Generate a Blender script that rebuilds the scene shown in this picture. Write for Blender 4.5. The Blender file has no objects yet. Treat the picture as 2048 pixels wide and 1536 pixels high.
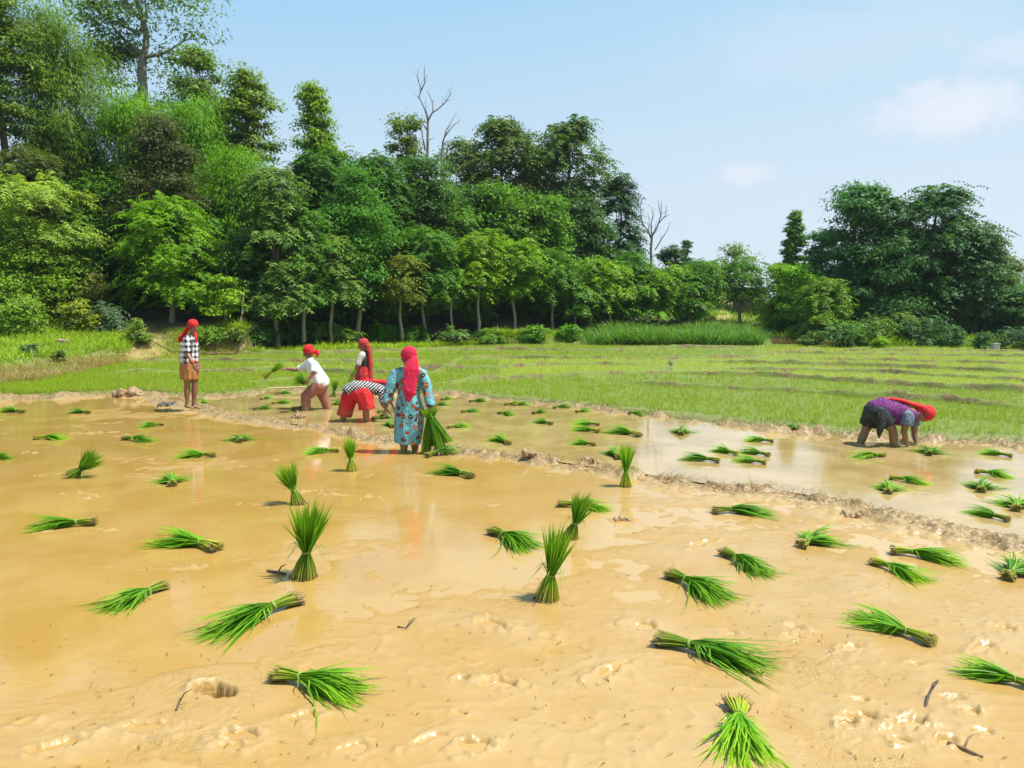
import bpy, math, random
import numpy as np
from mathutils import Vector, Matrix, Quaternion, noise as mnoise

scene = bpy.context.scene
C = scene.collection

# ------------------------------------------------------------------ camera
FOC, CX, CY, CAMH = 1480.0, 1024.0, 768.0, 1.75
PITCH = math.atan((768 - 625) / FOC)
cam_data = bpy.data.cameras.new('camera')
cam_data.sensor_width = 36.0
cam_data.lens = 36.0 * FOC / 2048.0
cam_data.clip_start = 0.05
cam_data.clip_end = 6000.0
cam = bpy.data.objects.new('camera', cam_data)
C.objects.link(cam)
cam.location = (0, 0, CAMH)
cam.rotation_euler = (math.pi / 2 - PITCH, 0, 0)
scene.camera = cam

# ------------------------------------------------------------------ world, sun, exposure
SUN_EL, SUN_AZ = math.radians(64), math.radians(101)     # azimuth clockwise from +Y
SUN_DIR = Vector((math.sin(SUN_AZ) * math.cos(SUN_EL), math.cos(SUN_AZ) * math.cos(SUN_EL), math.sin(SUN_EL)))
SKY_STRENGTH, SUN_STRENGTH, EXPOSURE = 0.11, 4.8, 0.68

def px_dir(px, py):
    s, c = math.sin(PITCH), math.cos(PITCH)
    a, b = (px - CX) / FOC, (CY - py) / FOC
    return Vector((a, c + b * s, -s + b * c))

def gp(px, py, z=0.0):                      # where the ray through a photo point meets height z
    d = px_dir(px, py)
    t = (z - CAMH) / d.z
    return Vector((d.x * t, d.y * t, z))

def at(px, py, Y):                          # the point on that ray at distance Y ahead
    d = px_dir(px, py)
    t = Y / d.y
    return Vector((d.x * t, Y, CAMH + d.z * t))

class NT:
    """small helper round a node tree"""
    def __init__(self, tree):
        self.t = tree
        tree.nodes.clear()
    def n(self, kind, _in=None, **kw):
        nd = self.t.nodes.new(kind)
        for k, v in kw.items():
            setattr(nd, k, v)
        for k, v in (_in or {}).items():
            s = nd.inputs[k]
            if isinstance(v, bpy.types.NodeSocket):
                self.t.links.new(v, s)
            else:
                s.default_value = v
        return nd
    def math(self, op, a, b=0.0, c=0.0, clamp=False):
        nd = self.n('ShaderNodeMath', {0: a, 1: b, 2: c}, operation=op)
        nd.use_clamp = clamp
        return nd.outputs[0]
    def mix(self, f, a, b, blend='MIX'):
        nd = self.n('ShaderNodeMix', data_type='RGBA', blend_type=blend)
        for idx, v in ((0, f), (6, a), (7, b)):
            s = nd.inputs[idx]
            if isinstance(v, bpy.types.NodeSocket):
                self.t.links.new(v, s)
            else:
                s.default_value = v if idx == 0 else (tuple(v) + (1.0,))[:4]
        return nd.outputs[2]
    def ramp(self, f, lo, hi):
        return self.n('ShaderNodeMapRange', {0: f, 1: lo, 2: hi, 3: 0.0, 4: 1.0}, interpolation_type='SMOOTHSTEP').outputs[0]
    def noise(self, vec, scale, detail=4.0, rough=0.55, dist=0.0):
        return self.n('ShaderNodeTexNoise', {'Vector': vec, 'Scale': scale, 'Detail': detail, 'Roughness': rough, 'Distortion': dist}).outputs[0]

world = bpy.data.worlds.new('World')
scene.world = world
world.use_nodes = True
w = NT(world.node_tree)
sky = w.n('ShaderNodeTexSky', sky_type='NISHITA')
sky.sun_disc = False
sky.sun_elevation = SUN_EL
sky.sun_rotation = SUN_AZ
sky.altitude = 600
sky.air_density = 1.0
sky.dust_density = 2.2
sky.ozone_density = 1.6
vec = w.n('ShaderNodeTexCoord').outputs['Generated']
# thin summer haze whitens the sky towards the horizon, and two faint cumulus clouds stand to the right
sep = w.n('ShaderNodeSeparateXYZ', {0: vec})
low = w.ramp(sep.outputs[2], 0.02, 0.50)
side_ = w.ramp(sep.outputs[0], 0.75, -0.5)
air = w.mix(low, (4.15, 4.75, 5.25), w.mix(side_, (2.5, 4.1, 5.3), (1.65, 3.55, 5.35)))
hz = w.n('ShaderNodeMapRange', {0: sep.outputs[2], 1: 0.35, 2: 1.0, 3: 0.92, 4: 0.35}).outputs[0]
skyc = w.mix(hz, sky.outputs[0], air)
def cloud(px, py, rx, ry, seed, amount):
    d = px_dir(px, py).normalized()
    side = Vector((d.y, -d.x, 0)).normalized()
    up = side.cross(d).normalized()
    def dot(v):
        return w.n('ShaderNodeVectorMath', {0: vec, 1: tuple(v)}, operation='DOT_PRODUCT').outputs['Value']
    a = w.math('DIVIDE', dot(side), rx / FOC)
    b = w.math('DIVIDE', dot(up), ry / FOC)
    r = w.math('SQRT', w.math('ADD', w.math('MULTIPLY', a, a), w.math('MULTIPLY', b, b)))
    front = w.ramp(dot(d), 0.5, 0.8)
    nz = w.noise(w.n('ShaderNodeVectorMath', {0: vec, 1: (seed, seed * 2.0, 0.3)}, operation='ADD').outputs[0], 20.0, 9.0, 0.68, 0.9)
    m = w.math('SUBTRACT', w.math('ADD', w.math('MULTIPLY', nz, 1.7), 0.02), r)
    m = w.math('MULTIPLY', w.ramp(m, -0.25, 0.6), front)
    return w.math('MULTIPLY', m, amount)
m = cloud(1905, 218, 128, 58, 1.7, 0.62)
m2 = cloud(1492, 347, 56, 27, 4.1, 0.5)
m3 = cloud(1660, 85, 330, 80, 7.3, 0.16)
m4 = cloud(2025, 100, 80, 32, 9.2, 0.3)
m = w.math('MAXIMUM', w.math('MAXIMUM', m, m2), w.math('MAXIMUM', m3, m4))
skyc = w.mix(m, skyc, (5.4, 5.25, 5.6))
bg = w.n('ShaderNodeBackground', {'Color': skyc, 'Strength': SKY_STRENGTH})
w.n('ShaderNodeOutputWorld', {'Surface': bg.outputs[0]})

sun_data = bpy.data.lights.new('sun', 'SUN')
sun_data.energy = SUN_STRENGTH
sun_data.angle = math.radians(0.55)
sun_data.color = (1.0, 0.955, 0.88)
sun = bpy.data.objects.new('sun', sun_data)
C.objects.link(sun)
sun.rotation_euler = (-SUN_DIR).to_track_quat('-Z', 'Y').to_euler()
sun.location = (20, -10, 60)

vs = scene.view_settings
vs.view_transform = 'Standard'
vs.look = 'None'
vs.exposure = EXPOSURE
vs.gamma = 1.0
vs.use_curve_mapping = False
scene.cycles.max_bounces = 6
scene.cycles.diffuse_bounces = 3
scene.cycles.glossy_bounces = 3
scene.cycles.transmission_bounces = 3
scene.cycles.sample_clamp_indirect = 4.0

# ------------------------------------------------------------------ numpy noise
def _hash(ix, iy, seed):
    h = (ix.astype(np.int64) * 374761393 + iy.astype(np.int64) * 668265263 + seed * 974634777) & 0xFFFFFFFF
    h = ((h ^ (h >> 13)) * 1274126177) & 0xFFFFFFFF
    h = ((h ^ (h >> 16)) * 2246822519) & 0xFFFFFFFF
    return ((h ^ (h >> 15)) & 0xFFFFFF) / float(0xFFFFFF)

def vnoise(x, y, seed=0):
    x0, y0 = np.floor(x), np.floor(y)
    fx, fy = x - x0, y - y0
    fx = fx * fx * fx * (fx * (fx * 6 - 15) + 10)
    fy = fy * fy * fy * (fy * (fy * 6 - 15) + 10)
    a, b = _hash(x0, y0, seed), _hash(x0 + 1, y0, seed)
    c, d = _hash(x0, y0 + 1, seed), _hash(x0 + 1, y0 + 1, seed)
    return (a * (1 - fx) + b * fx) * (1 - fy) + (c * (1 - fx) + d * fx) * fy

def fbm(x, y, octs=4, seed=0, gain=0.5):
    s, a, t = 0.0, 1.0, 0.0
    for o in range(octs):
        r = 0.6 * o
        xr, yr = x * math.cos(r) - y * math.sin(r), x * math.sin(r) + y * math.cos(r)
        s = s + a * vnoise(xr * 2 ** o + 17.3 * o, yr * 2 ** o - 9.1 * o, seed + o)
        t += a
        a *= gain
    return s / t

def sstep(a, b, x):
    t = np.clip((x - a) / (b - a), 0, 1)
    return t * t * (3 - 2 * t)

def dist_poly(x, y, pts):                   # distance from many points to one polyline
    best = np.full(np.shape(x), 1e9)
    for (ax, ay), (bx, by) in zip(pts[:-1], pts[1:]):
        dx, dy = bx - ax, by - ay
        t = np.clip(((x - ax) * dx + (y - ay) * dy) / (dx * dx + dy * dy + 1e-12), 0, 1)
        best = np.minimum(best, (x - ax - t * dx) ** 2 + (y - ay - t * dy) ** 2)
    return np.sqrt(best)

# ------------------------------------------------------------------ object helpers
def new_mesh(name, verts, faces=None, quads=None, tris=None, attrs=None, smooth=False):
    me = bpy.data.meshes.new(name)
    if faces is not None:
        me.from_pydata([tuple(v) for v in verts], [], faces)
    else:
        verts = np.asarray(verts, dtype=np.float32).reshape(-1, 3)
        idx = np.asarray(quads if quads is not None else tris, dtype=np.int32)
        k = idx.shape[1]
        me.vertices.add(len(verts))
        me.vertices.foreach_set('co', verts.ravel())
        me.loops.add(idx.size)
        me.loops.foreach_set('vertex_index', idx.ravel())
        me.polygons.add(len(idx))
        me.polygons.foreach_set('loop_start', np.arange(0, idx.size, k, dtype=np.int32))
        me.update(calc_edges=True)
    for an, vals in (attrs or {}).items():
        at_ = me.attributes.new(an, 'FLOAT', 'POINT')
        at_.data.foreach_set('value', np.asarray(vals, dtype=np.float32).ravel())
    if smooth:
        me.polygons.foreach_set('use_smooth', np.ones(len(me.polygons), dtype=bool))
    me.validate()
    me.update()
    return me

def tag(o, label=None, cat=None, group=None, kind=None):
    if label: o['label'] = label
    if cat: o['category'] = cat
    if group: o['group'] = group
    if kind: o['kind'] = kind
    return o

def link(name, me, mat=None, parent=None):
    o = bpy.data.objects.new(name, me)
    C.objects.link(o)
    if mat is not None and len(me.materials) == 0:
        me.materials.append(mat)
    if parent is not None:
        o.parent = parent
    return o

def thing(name, label, cat, loc=(0, 0, 0), group=None):
    o = bpy.data.objects.new(name, None)
    o.empty_display_size = 0.1
    C.objects.link(o)
    o.location = loc
    return tag(o, label, cat, group)

# ------------------------------------------------------------------ materials
MATS = {}
def material(name):
    m = bpy.data.materials.new(name)
    m.use_nodes = True
    MATS[name] = m
    return m, NT(m.node_tree)

def finish(t, **kw):
    b = t.n('ShaderNodeBsdfPrincipled', {k.replace('_', ' '): v for k, v in kw.items()})
    t.n('ShaderNodeOutputMaterial', {'Surface': b.outputs[0]})
    return b

def bump(t, h, strength, dist):
    return t.n('ShaderNodeBump', {'Height': h, 'Strength': strength, 'Distance': dist}).outputs[0]

def pos(t):
    return t.n('ShaderNodeNewGeometry').outputs['Position']

def oco(t):
    return t.n('ShaderNodeTexCoord').outputs['Object']

def attr(t, name):
    return t.n('ShaderNodeAttribute', attribute_name=name).outputs['Fac']

def mat_mud():
    m, t = material('wet_mud')
    p = pos(t)
    dry = attr(t, 'dry')
    n1 = t.noise(p, 2.2, 5, 0.6)
    n2 = t.noise(p, 34, 4, 0.65)
    wet = t.mix(n1, (0.37, 0.242, 0.093), (0.42, 0.288, 0.122))
    wet = t.mix(attr(t, 'soak'), wet, t.mix(n1, (0.355, 0.213, 0.055), (0.40, 0.253, 0.083)))
    pale = t.mix(n2, (0.36, 0.25, 0.12), (0.45, 0.32, 0.165))
    col = t.mix(dry, wet, pale)
    col = t.mix(t.math('MULTIPLY', t.ramp(n2, 0.60, 0.78), 0.35), col, (0.26, 0.155, 0.055))
    streak = t.noise(t.n('ShaderNodeMapping', {'Vector': p, 'Scale': (1.0, 4.0, 1.0), 'Rotation': (0, 0, .12)}).outputs[0], 5.0, 8, 0.7, .8)
    col = t.mix(t.math('MULTIPLY', t.ramp(streak, .38, .62), 0.30), col, t.mix(1.0, col, (.80, .78, .72), 'MULTIPLY'))
    bd = attr(t, 'bund')
    col = t.mix(t.math('MULTIPLY', bd, 0.8), col, t.mix(t.ramp(n2, .40, .60), (0.075, 0.048, 0.017), (0.33, 0.228, 0.095)))  # darker bund earth; its dark blotches also paint in shadowed crevices between clods
    rough = t.math('ADD', t.math('MULTIPLY_ADD', dry, 0.30, 0.22), t.math('MULTIPLY', t.ramp(streak, .4, .65), .10))
    nz = t.math('ADD', t.math('MULTIPLY', t.noise(p, 20, 8, 0.68, .6), 0.8), t.math('MULTIPLY', t.noise(p, 130, 4, 0.7), 0.3))
    crease = t.math('POWER', t.math('SUBTRACT', 1.0, t.math('ABSOLUTE', t.math('MULTIPLY_ADD', t.noise(p, 5.5, 5, .6, 1.2), 2.0, -1.0))), 14.0)
    nz = t.math('SUBTRACT', nz, t.math('MULTIPLY', crease, t.math('MULTIPLY', t.ramp(t.noise(p, 1.1, 2, .5), .45, .65), .9)))
    finish(t, Base_Color=col, Roughness=rough, IOR=1.42, Normal=bump(t, nz, t.math('MULTIPLY_ADD', t.math('MAXIMUM', dry, t.ramp(t.noise(p, .9, 3, .6), .45, .7)), 0.5, 0.12), 0.014))
    return m

def mat_water(name, c1, c2, ripple, ior=1.48, thin=None):
    m, t = material(name)
    p = pos(t)
    n1 = t.noise(p, 1.4, 4, 0.6, 0.5)
    col = t.mix(t.ramp(n1, 0.35, 0.65), c1, c2)
    if thin:                                # paler rightward: film thins over silt, with sky reflection put into the colour
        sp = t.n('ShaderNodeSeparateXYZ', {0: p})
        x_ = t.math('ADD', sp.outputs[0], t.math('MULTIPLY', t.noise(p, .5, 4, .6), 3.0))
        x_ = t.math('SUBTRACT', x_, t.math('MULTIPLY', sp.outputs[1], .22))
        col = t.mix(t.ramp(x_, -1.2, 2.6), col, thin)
    mp = t.n('ShaderNodeMapping', {'Vector': p, 'Scale': (1.0, 1.9, 1.0)}).outputs[0]
    nz = t.math('ADD', t.noise(mp, 9, 3, 0.5, 0.3), t.math('MULTIPLY', t.noise(mp, 45, 2, 0.5), 0.18))
    finish(t, Base_Color=col, Roughness=0.02, IOR=ior, Normal=bump(t, nz, ripple, 0.02))
    return m

def mat_field():
    m, t = material('field_soil')
    p = pos(t)
    d = attr(t, 'dry')
    n = t.noise(p, 6, 5, 0.6)
    col = t.mix(n, (0.17, 0.23, 0.03), (0.26, 0.29, 0.06))
    bund = t.mix(t.noise(p, 14, 4, 0.7), (0.07, 0.048, 0.018), (0.19, 0.14, 0.05))
    col = t.mix(d, col, bund)
    finish(t, Base_Color=col, Roughness=t.math('MULTIPLY_ADD', d, 0.65, 0.16), Normal=bump(t, t.noise(p, 30, 5, 0.7), 0.5, 0.03))
    return m

def mat_hill():
    m, t = material('hillside_soil')
    p = pos(t)
    d = attr(t, 'dry')
    g = attr(t, 'green')
    n = t.noise(p, 1.6, 6, 0.65)
    n2 = t.noise(p, 9, 4, 0.7)
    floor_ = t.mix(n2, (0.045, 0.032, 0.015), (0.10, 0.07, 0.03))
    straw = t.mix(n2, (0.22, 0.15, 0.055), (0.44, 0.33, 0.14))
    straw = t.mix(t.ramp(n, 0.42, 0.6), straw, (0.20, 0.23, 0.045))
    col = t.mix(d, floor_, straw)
    col = t.mix(g, col, t.mix(n2, (0.10, 0.17, 0.02), (0.20, 0.25, 0.05)))
    finish(t, Base_Color=col, Roughness=0.9, Normal=bump(t, n2, 0.6, 0.08))
    return m

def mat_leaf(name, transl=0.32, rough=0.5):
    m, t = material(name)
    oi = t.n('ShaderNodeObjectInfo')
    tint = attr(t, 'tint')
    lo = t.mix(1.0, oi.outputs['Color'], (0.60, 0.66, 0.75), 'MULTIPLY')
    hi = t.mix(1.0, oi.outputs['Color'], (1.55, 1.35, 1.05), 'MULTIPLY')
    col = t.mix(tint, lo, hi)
    b = t.n('ShaderNodeBsdfPrincipled', {'Base Color': col, 'Roughness': rough, 'Specular IOR Level': 0.16})
    tr = t.n('ShaderNodeBsdfTranslucent', {'Color': t.mix(1.0, col, (1.5, 1.6, 0.6), 'MULTIPLY')})
    mx = t.n('ShaderNodeMixShader', {0: transl, 1: b.outputs[0], 2: tr.outputs[0]})
    t.n('ShaderNodeOutputMaterial', {'Surface': mx.outputs[0]})
    return m

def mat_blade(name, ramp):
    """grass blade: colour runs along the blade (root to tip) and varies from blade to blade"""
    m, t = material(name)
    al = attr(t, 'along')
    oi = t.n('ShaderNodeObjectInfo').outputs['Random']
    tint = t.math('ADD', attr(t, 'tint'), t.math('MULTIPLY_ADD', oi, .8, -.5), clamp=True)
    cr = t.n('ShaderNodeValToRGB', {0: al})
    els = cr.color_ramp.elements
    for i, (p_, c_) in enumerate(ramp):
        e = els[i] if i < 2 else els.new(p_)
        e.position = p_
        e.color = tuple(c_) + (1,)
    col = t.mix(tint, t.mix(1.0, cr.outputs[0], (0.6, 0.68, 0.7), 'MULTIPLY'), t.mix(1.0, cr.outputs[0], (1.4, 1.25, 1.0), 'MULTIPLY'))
    b = t.n('ShaderNodeBsdfPrincipled', {'Base Color': col, 'Roughness': 0.45, 'Specular IOR Level': 0.2})
    tr = t.n('ShaderNodeBsdfTranslucent', {'Color': t.mix(1.0, col, (1.3, 1.4, 0.6), 'MULTIPLY')})
    mx = t.n('ShaderNodeMixShader', {0: 0.35, 1: b.outputs[0], 2: tr.outputs[0]})
    t.n('ShaderNodeOutputMaterial', {'Surface': mx.outputs[0]})
    return m

def mat_bark(name, c1, c2):
    m, t = material(name)
    p = oco(t)
    mp = t.n('ShaderNodeMapping', {'Vector': p, 'Scale': (6, 6, 1.2)}).outputs[0]
    n = t.noise(mp, 3.0, 5, 0.65)
    finish(t, Base_Color=t.mix(n, c1, c2), Roughness=0.85, Normal=bump(t, n, 0.6, 0.03))
    return m

def mat_plain(name, c1, c2=None, scale=20.0, rough=0.8, bmp=0.2):
    m, t = material(name)
    p = oco(t)
    n = t.noise(p, scale, 4, 0.6)
    finish(t, Base_Color=t.mix(n, c1, c2 or tuple(x * 0.8 for x in c1)), Roughness=rough, Normal=bump(t, n, bmp, 0.02))
    return m

MUD = mat_mud()
WATER_NEAR = mat_water('muddy_film_water', (0.345, 0.205, 0.050), (0.39, 0.245, 0.076), 0.05, thin=(0.425, 0.288, 0.118))  # the paler last tone also holds painted sky reflection
WATER_BACK = mat_water('turbid_paddy_water', (0.32, 0.222, 0.078), (0.42, 0.300, 0.125), 0.03, ior=1.68)
def mat_bund():
    m, t = material('field_bund_earth')
    p = pos(t)
    n = t.noise(p, 9, 5, .7)
    col = t.mix(t.ramp(n, .35, .65), (0.085, 0.062, 0.022), (0.19, 0.145, 0.05))
    col = t.mix(t.ramp(t.noise(p, 2.2, 3, .6), .38, .58), col, (0.14, 0.19, 0.026))
    finish(t, Base_Color=col, Roughness=.85, Normal=bump(t, n, .8, .05))
    return m
BUND = mat_bund()
FIELD = mat_field()
HILL = mat_hill()
LEAF = mat_leaf('tree_leaf')
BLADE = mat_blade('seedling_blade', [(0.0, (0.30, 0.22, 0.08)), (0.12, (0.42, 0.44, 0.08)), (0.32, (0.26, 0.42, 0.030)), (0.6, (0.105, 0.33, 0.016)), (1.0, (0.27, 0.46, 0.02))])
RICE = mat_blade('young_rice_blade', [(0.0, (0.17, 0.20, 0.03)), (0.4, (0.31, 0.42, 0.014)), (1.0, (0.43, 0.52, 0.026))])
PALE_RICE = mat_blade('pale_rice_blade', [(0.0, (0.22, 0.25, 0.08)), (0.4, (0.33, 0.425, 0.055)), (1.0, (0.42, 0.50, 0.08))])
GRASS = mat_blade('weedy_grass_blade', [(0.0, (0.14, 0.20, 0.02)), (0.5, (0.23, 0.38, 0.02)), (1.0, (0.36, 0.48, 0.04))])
STRAW = mat_blade('dry_straw_blade', [(0.0, (0.20, 0.14, 0.05)), (0.5, (0.36, 0.27, 0.11)), (1.0, (0.46, 0.36, 0.16))])
DEADGRASS = mat_blade('dead_grass_blade', [(0.0, (0.10, 0.07, 0.03)), (0.5, (0.17, 0.12, 0.06)), (1.0, (0.28, 0.21, 0.11))])
MAIZE = mat_blade('maize_blade', [(0.0, (0.06, 0.14, 0.015)), (0.5, (0.10, 0.23, 0.03)), (1.0, (0.20, 0.36, 0.07))])
ROOT = mat_plain('muddy_roots', (0.36, 0.245, 0.12), (0.17, 0.105, 0.05), 60, 0.8)
TIE = mat_plain('straw_tie', (0.16, 0.26, 0.03), (0.24, 0.30, 0.06), 40, 0.6)
BARK_PALE = mat_bark('pale_bark', (0.16, 0.135, 0.10), (0.34, 0.29, 0.22))
BARK_DARK = mat_bark('dark_bark', (0.05, 0.038, 0.027), (0.13, 0.10, 0.07))
BARK_DEAD = mat_bark('weathered_dead_wood', (0.16, 0.13, 0.12), (0.30, 0.25, 0.23))
CLOD = mat_plain('mud_clod', (0.37, 0.25, 0.115), (0.20, 0.13, 0.055), 14, 0.5, 0.8)
CLOD_DARK = mat_plain('dark_wet_clod', (0.075, 0.07, 0.055), (0.03, 0.03, 0.025), 16, 0.4, 0.8)
# ------------------------------------------------------------------ plan of the place
def pl(*pp):
    return [(gp(a, b).x, gp(a, b).y) for a, b in pp]
BUND_A = pl((322, 803), (385, 812), (450, 829), (560, 846), (640, 856), (760, 878), (920, 902), (1050, 917), (1200, 938),
            (1400, 968), (1600, 990), (1720, 1012), (1850, 1046), (2048, 1090), (2400, 1190), (2900, 1400))
BUND_B = pl((-900, 812), (-400, 806), (0, 800), (100, 796), (250, 789), (330, 794), (450, 794), (560, 781), (650, 785), (780, 790),
            (900, 790), (1000, 800), (1150, 816), (1300, 834), (1500, 857), (1700, 876), (1900, 886), (2048, 896), (2500, 925), (3000, 955))
EDGE = pl((-1200, 790), (-300, 780), (0, 770), (80, 763), (150, 750), (230, 731), (330, 715), (480, 711), (560, 702), (650, 698), (800, 692), (1000, 690),
          (1150, 688), (1180, 692), (1530, 693), (1600, 691), (1750, 696), (2048, 698), (3200, 700))
def of_u(poly):
    us = np.array([p[0] / p[1] for p in poly])
    ys = np.array([p[1] for p in poly])
    return lambda u: np.interp(u, us, ys)
yB, yE = of_u(BUND_B), of_u(EDGE)
_yA = of_u(BUND_A)
uA0 = BUND_A[0][0] / BUND_A[0][1]
def yA(u):
    return np.where(u < uA0, yB(u), np.minimum(_yA(u), yB(u) - 0.02))
def U(px):
    return (px - CX) / FOC
_fx = [U(p) for p in (-1200, 500, 700, 900, 1100, 1300, 1450, 1580, 1640, 1750, 3200)]
def yF(u): return np.interp(u, _fx, [31, 31, 34.5, 38.5, 42, 45.5, 46.5, 43, 40.5, 38.5, 38.5])
def zF(u): return np.interp(u, _fx, [1.02, 1.02, .86, .70, .50, .48, .45, .15, .05, .04, .04])
def slope(u): return np.interp(u, _fx, [.24, .24, .24, .24, .22, .15, .13, .08, .05, .04, .04])

FIELD_BUNDS = [pl(*q) for q in (
    ((880, 770), (1000, 763), (1150, 757), (1327, 750), (1512, 755), (1768, 774), (2048, 788), (2600, 816)),
    ((1205, 768), (1435, 781), (1640, 791), (1727, 799), (1870, 806), (2048, 822), (2500, 850)),
    ((760, 745), (1000, 741), (1100, 733), (1330, 733)),
    ((900, 722), (1000, 719), (1330, 722), (1512, 717)),
    ((1358, 727), (1690, 735), (2048, 750), (2600, 765)),
    ((1410, 742), (1768, 750), (1972, 763), (2400, 780)),
    ((1665, 704), (2048, 706), (2700, 708)),
    ((1512, 709), (2048, 716), (2700, 722)),
    ((1205, 700), (1512, 697)), ((640, 706), (1000, 702), (1307, 706)),
    ((1600, 721), (2048, 731), (2700, 742)),
    ((237, 727), (360, 725), (600, 728), (860, 726)),
    ((205, 748), (360, 748), (560, 745), (690, 751), (860, 752)),
    ((480, 768), (600, 764), (720, 762)),
    ((205, 711), (600, 710), (800, 704)),
    ((1330, 750), (1345, 733), (1350, 722)), ((1512, 717), (1600, 705), (1640, 698)),
    ((860, 752), (900, 735), (910, 722)))]

FOOT = [  # photo point, half-length, half-width, depth
    (985, 1252, .14, .07, .05), (1285, 1256, .13, .07, .05), (1002, 1372, .12, .06, .05), (485, 1474, .10, .05, .05),
    (285, 1458, .16, .05, .035), (945, 1497, .09, .05, .05), (1212, 1352, .10, .05, .04), (850, 1482, .10, .03, .03),
    (1590, 1258, .08, .04, .035), (1722, 1440, .12, .05, .05), (1690, 1452, .06, .04, .04), (1812, 1452, .12, .06, .05),
    (1800, 1486, .08, .05, .04), (842, 1180, .12, .05, .04), (1400, 1090, .16, .05, .04), (1880, 1062, .2, .04, .05),
    (1700, 1032, .14, .06, .06), (918, 1430, .05, .03, .02), (925, 1362, .05, .04, .04), (600, 1435, .10, .04, .03),
    (1700, 1300, .09, .05, .04), (1960, 1300, .12, .05, .05), (2010, 1260, .10, .05, .04), (1900, 1400, .10, .04, .04),
    (1580, 1275, .08, .04, .03), (1520, 1500, .05, .04, .02), (700, 1500, .10, .05, .03), (130, 1490, .12, .05, .03),
    (1240, 1335, .2, .03, .03), (640, 985, .2, .05, .05), (745, 997, .12, .06, .06), (1245, 1040, .10, .05, .05),
    (1310, 1058, .10, .04, .04), (720, 895, .3, .05, .04), (440, 1125, .2, .03, .03), (90, 950, .12, .06, .05), (160, 990, .22, .07, .05),
    (60, 905, .12, .06, .05), (290, 1060, .22, .06, .04), (530, 920, .12, .05, .04), (370, 855, .3, .09, .05), (200, 865, .2, .06, .035)]
FOOT += [(1340 + 17 * i * (7 if i % 2 else 11) % 690, 1130 + (i * 137) % 390, .05 + .012 * (i % 4), .03 + .006 * (i % 3), .022 + .006 * (i % 3)) for i in range(15)]
FOOT += [(40 + (i * 211) % 1260, 1150 + (i * 173) % 370, .05 + .012 * (i % 4), .025 + .006 * (i % 3), .018 + .005 * (i % 3)) for i in range(9)]
HOLE = gp(432, 1378)

def worley(x, y, seed, mask):
    """rounded clods packed side by side with sharp creases between them, 0..1"""
    out = np.zeros(np.shape(x))
    if not np.any(mask):
        return out
    xs, ys = x[mask], y[mask]
    ix, iy = np.floor(xs), np.floor(ys)
    f1 = np.full(xs.shape, 9.0)
    amp = np.zeros(xs.shape)
    for i in (-1, 0, 1):
        for j in (-1, 0, 1):
            cx, cy = ix + i, iy + j
            d = (cx + _hash(cx, cy, seed) - xs) ** 2 + (cy + _hash(cx, cy, seed + 7) - ys) ** 2
            a = _hash(cx, cy, seed + 13)
            m = d < f1
            f1 = np.where(m, d, f1)
            amp = np.where(m, a, amp)
    out[mask] = np.sqrt(np.clip(1 - f1 / .62, 0, 1)) * (.25 + .75 * amp ** 2)
    return out

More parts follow.
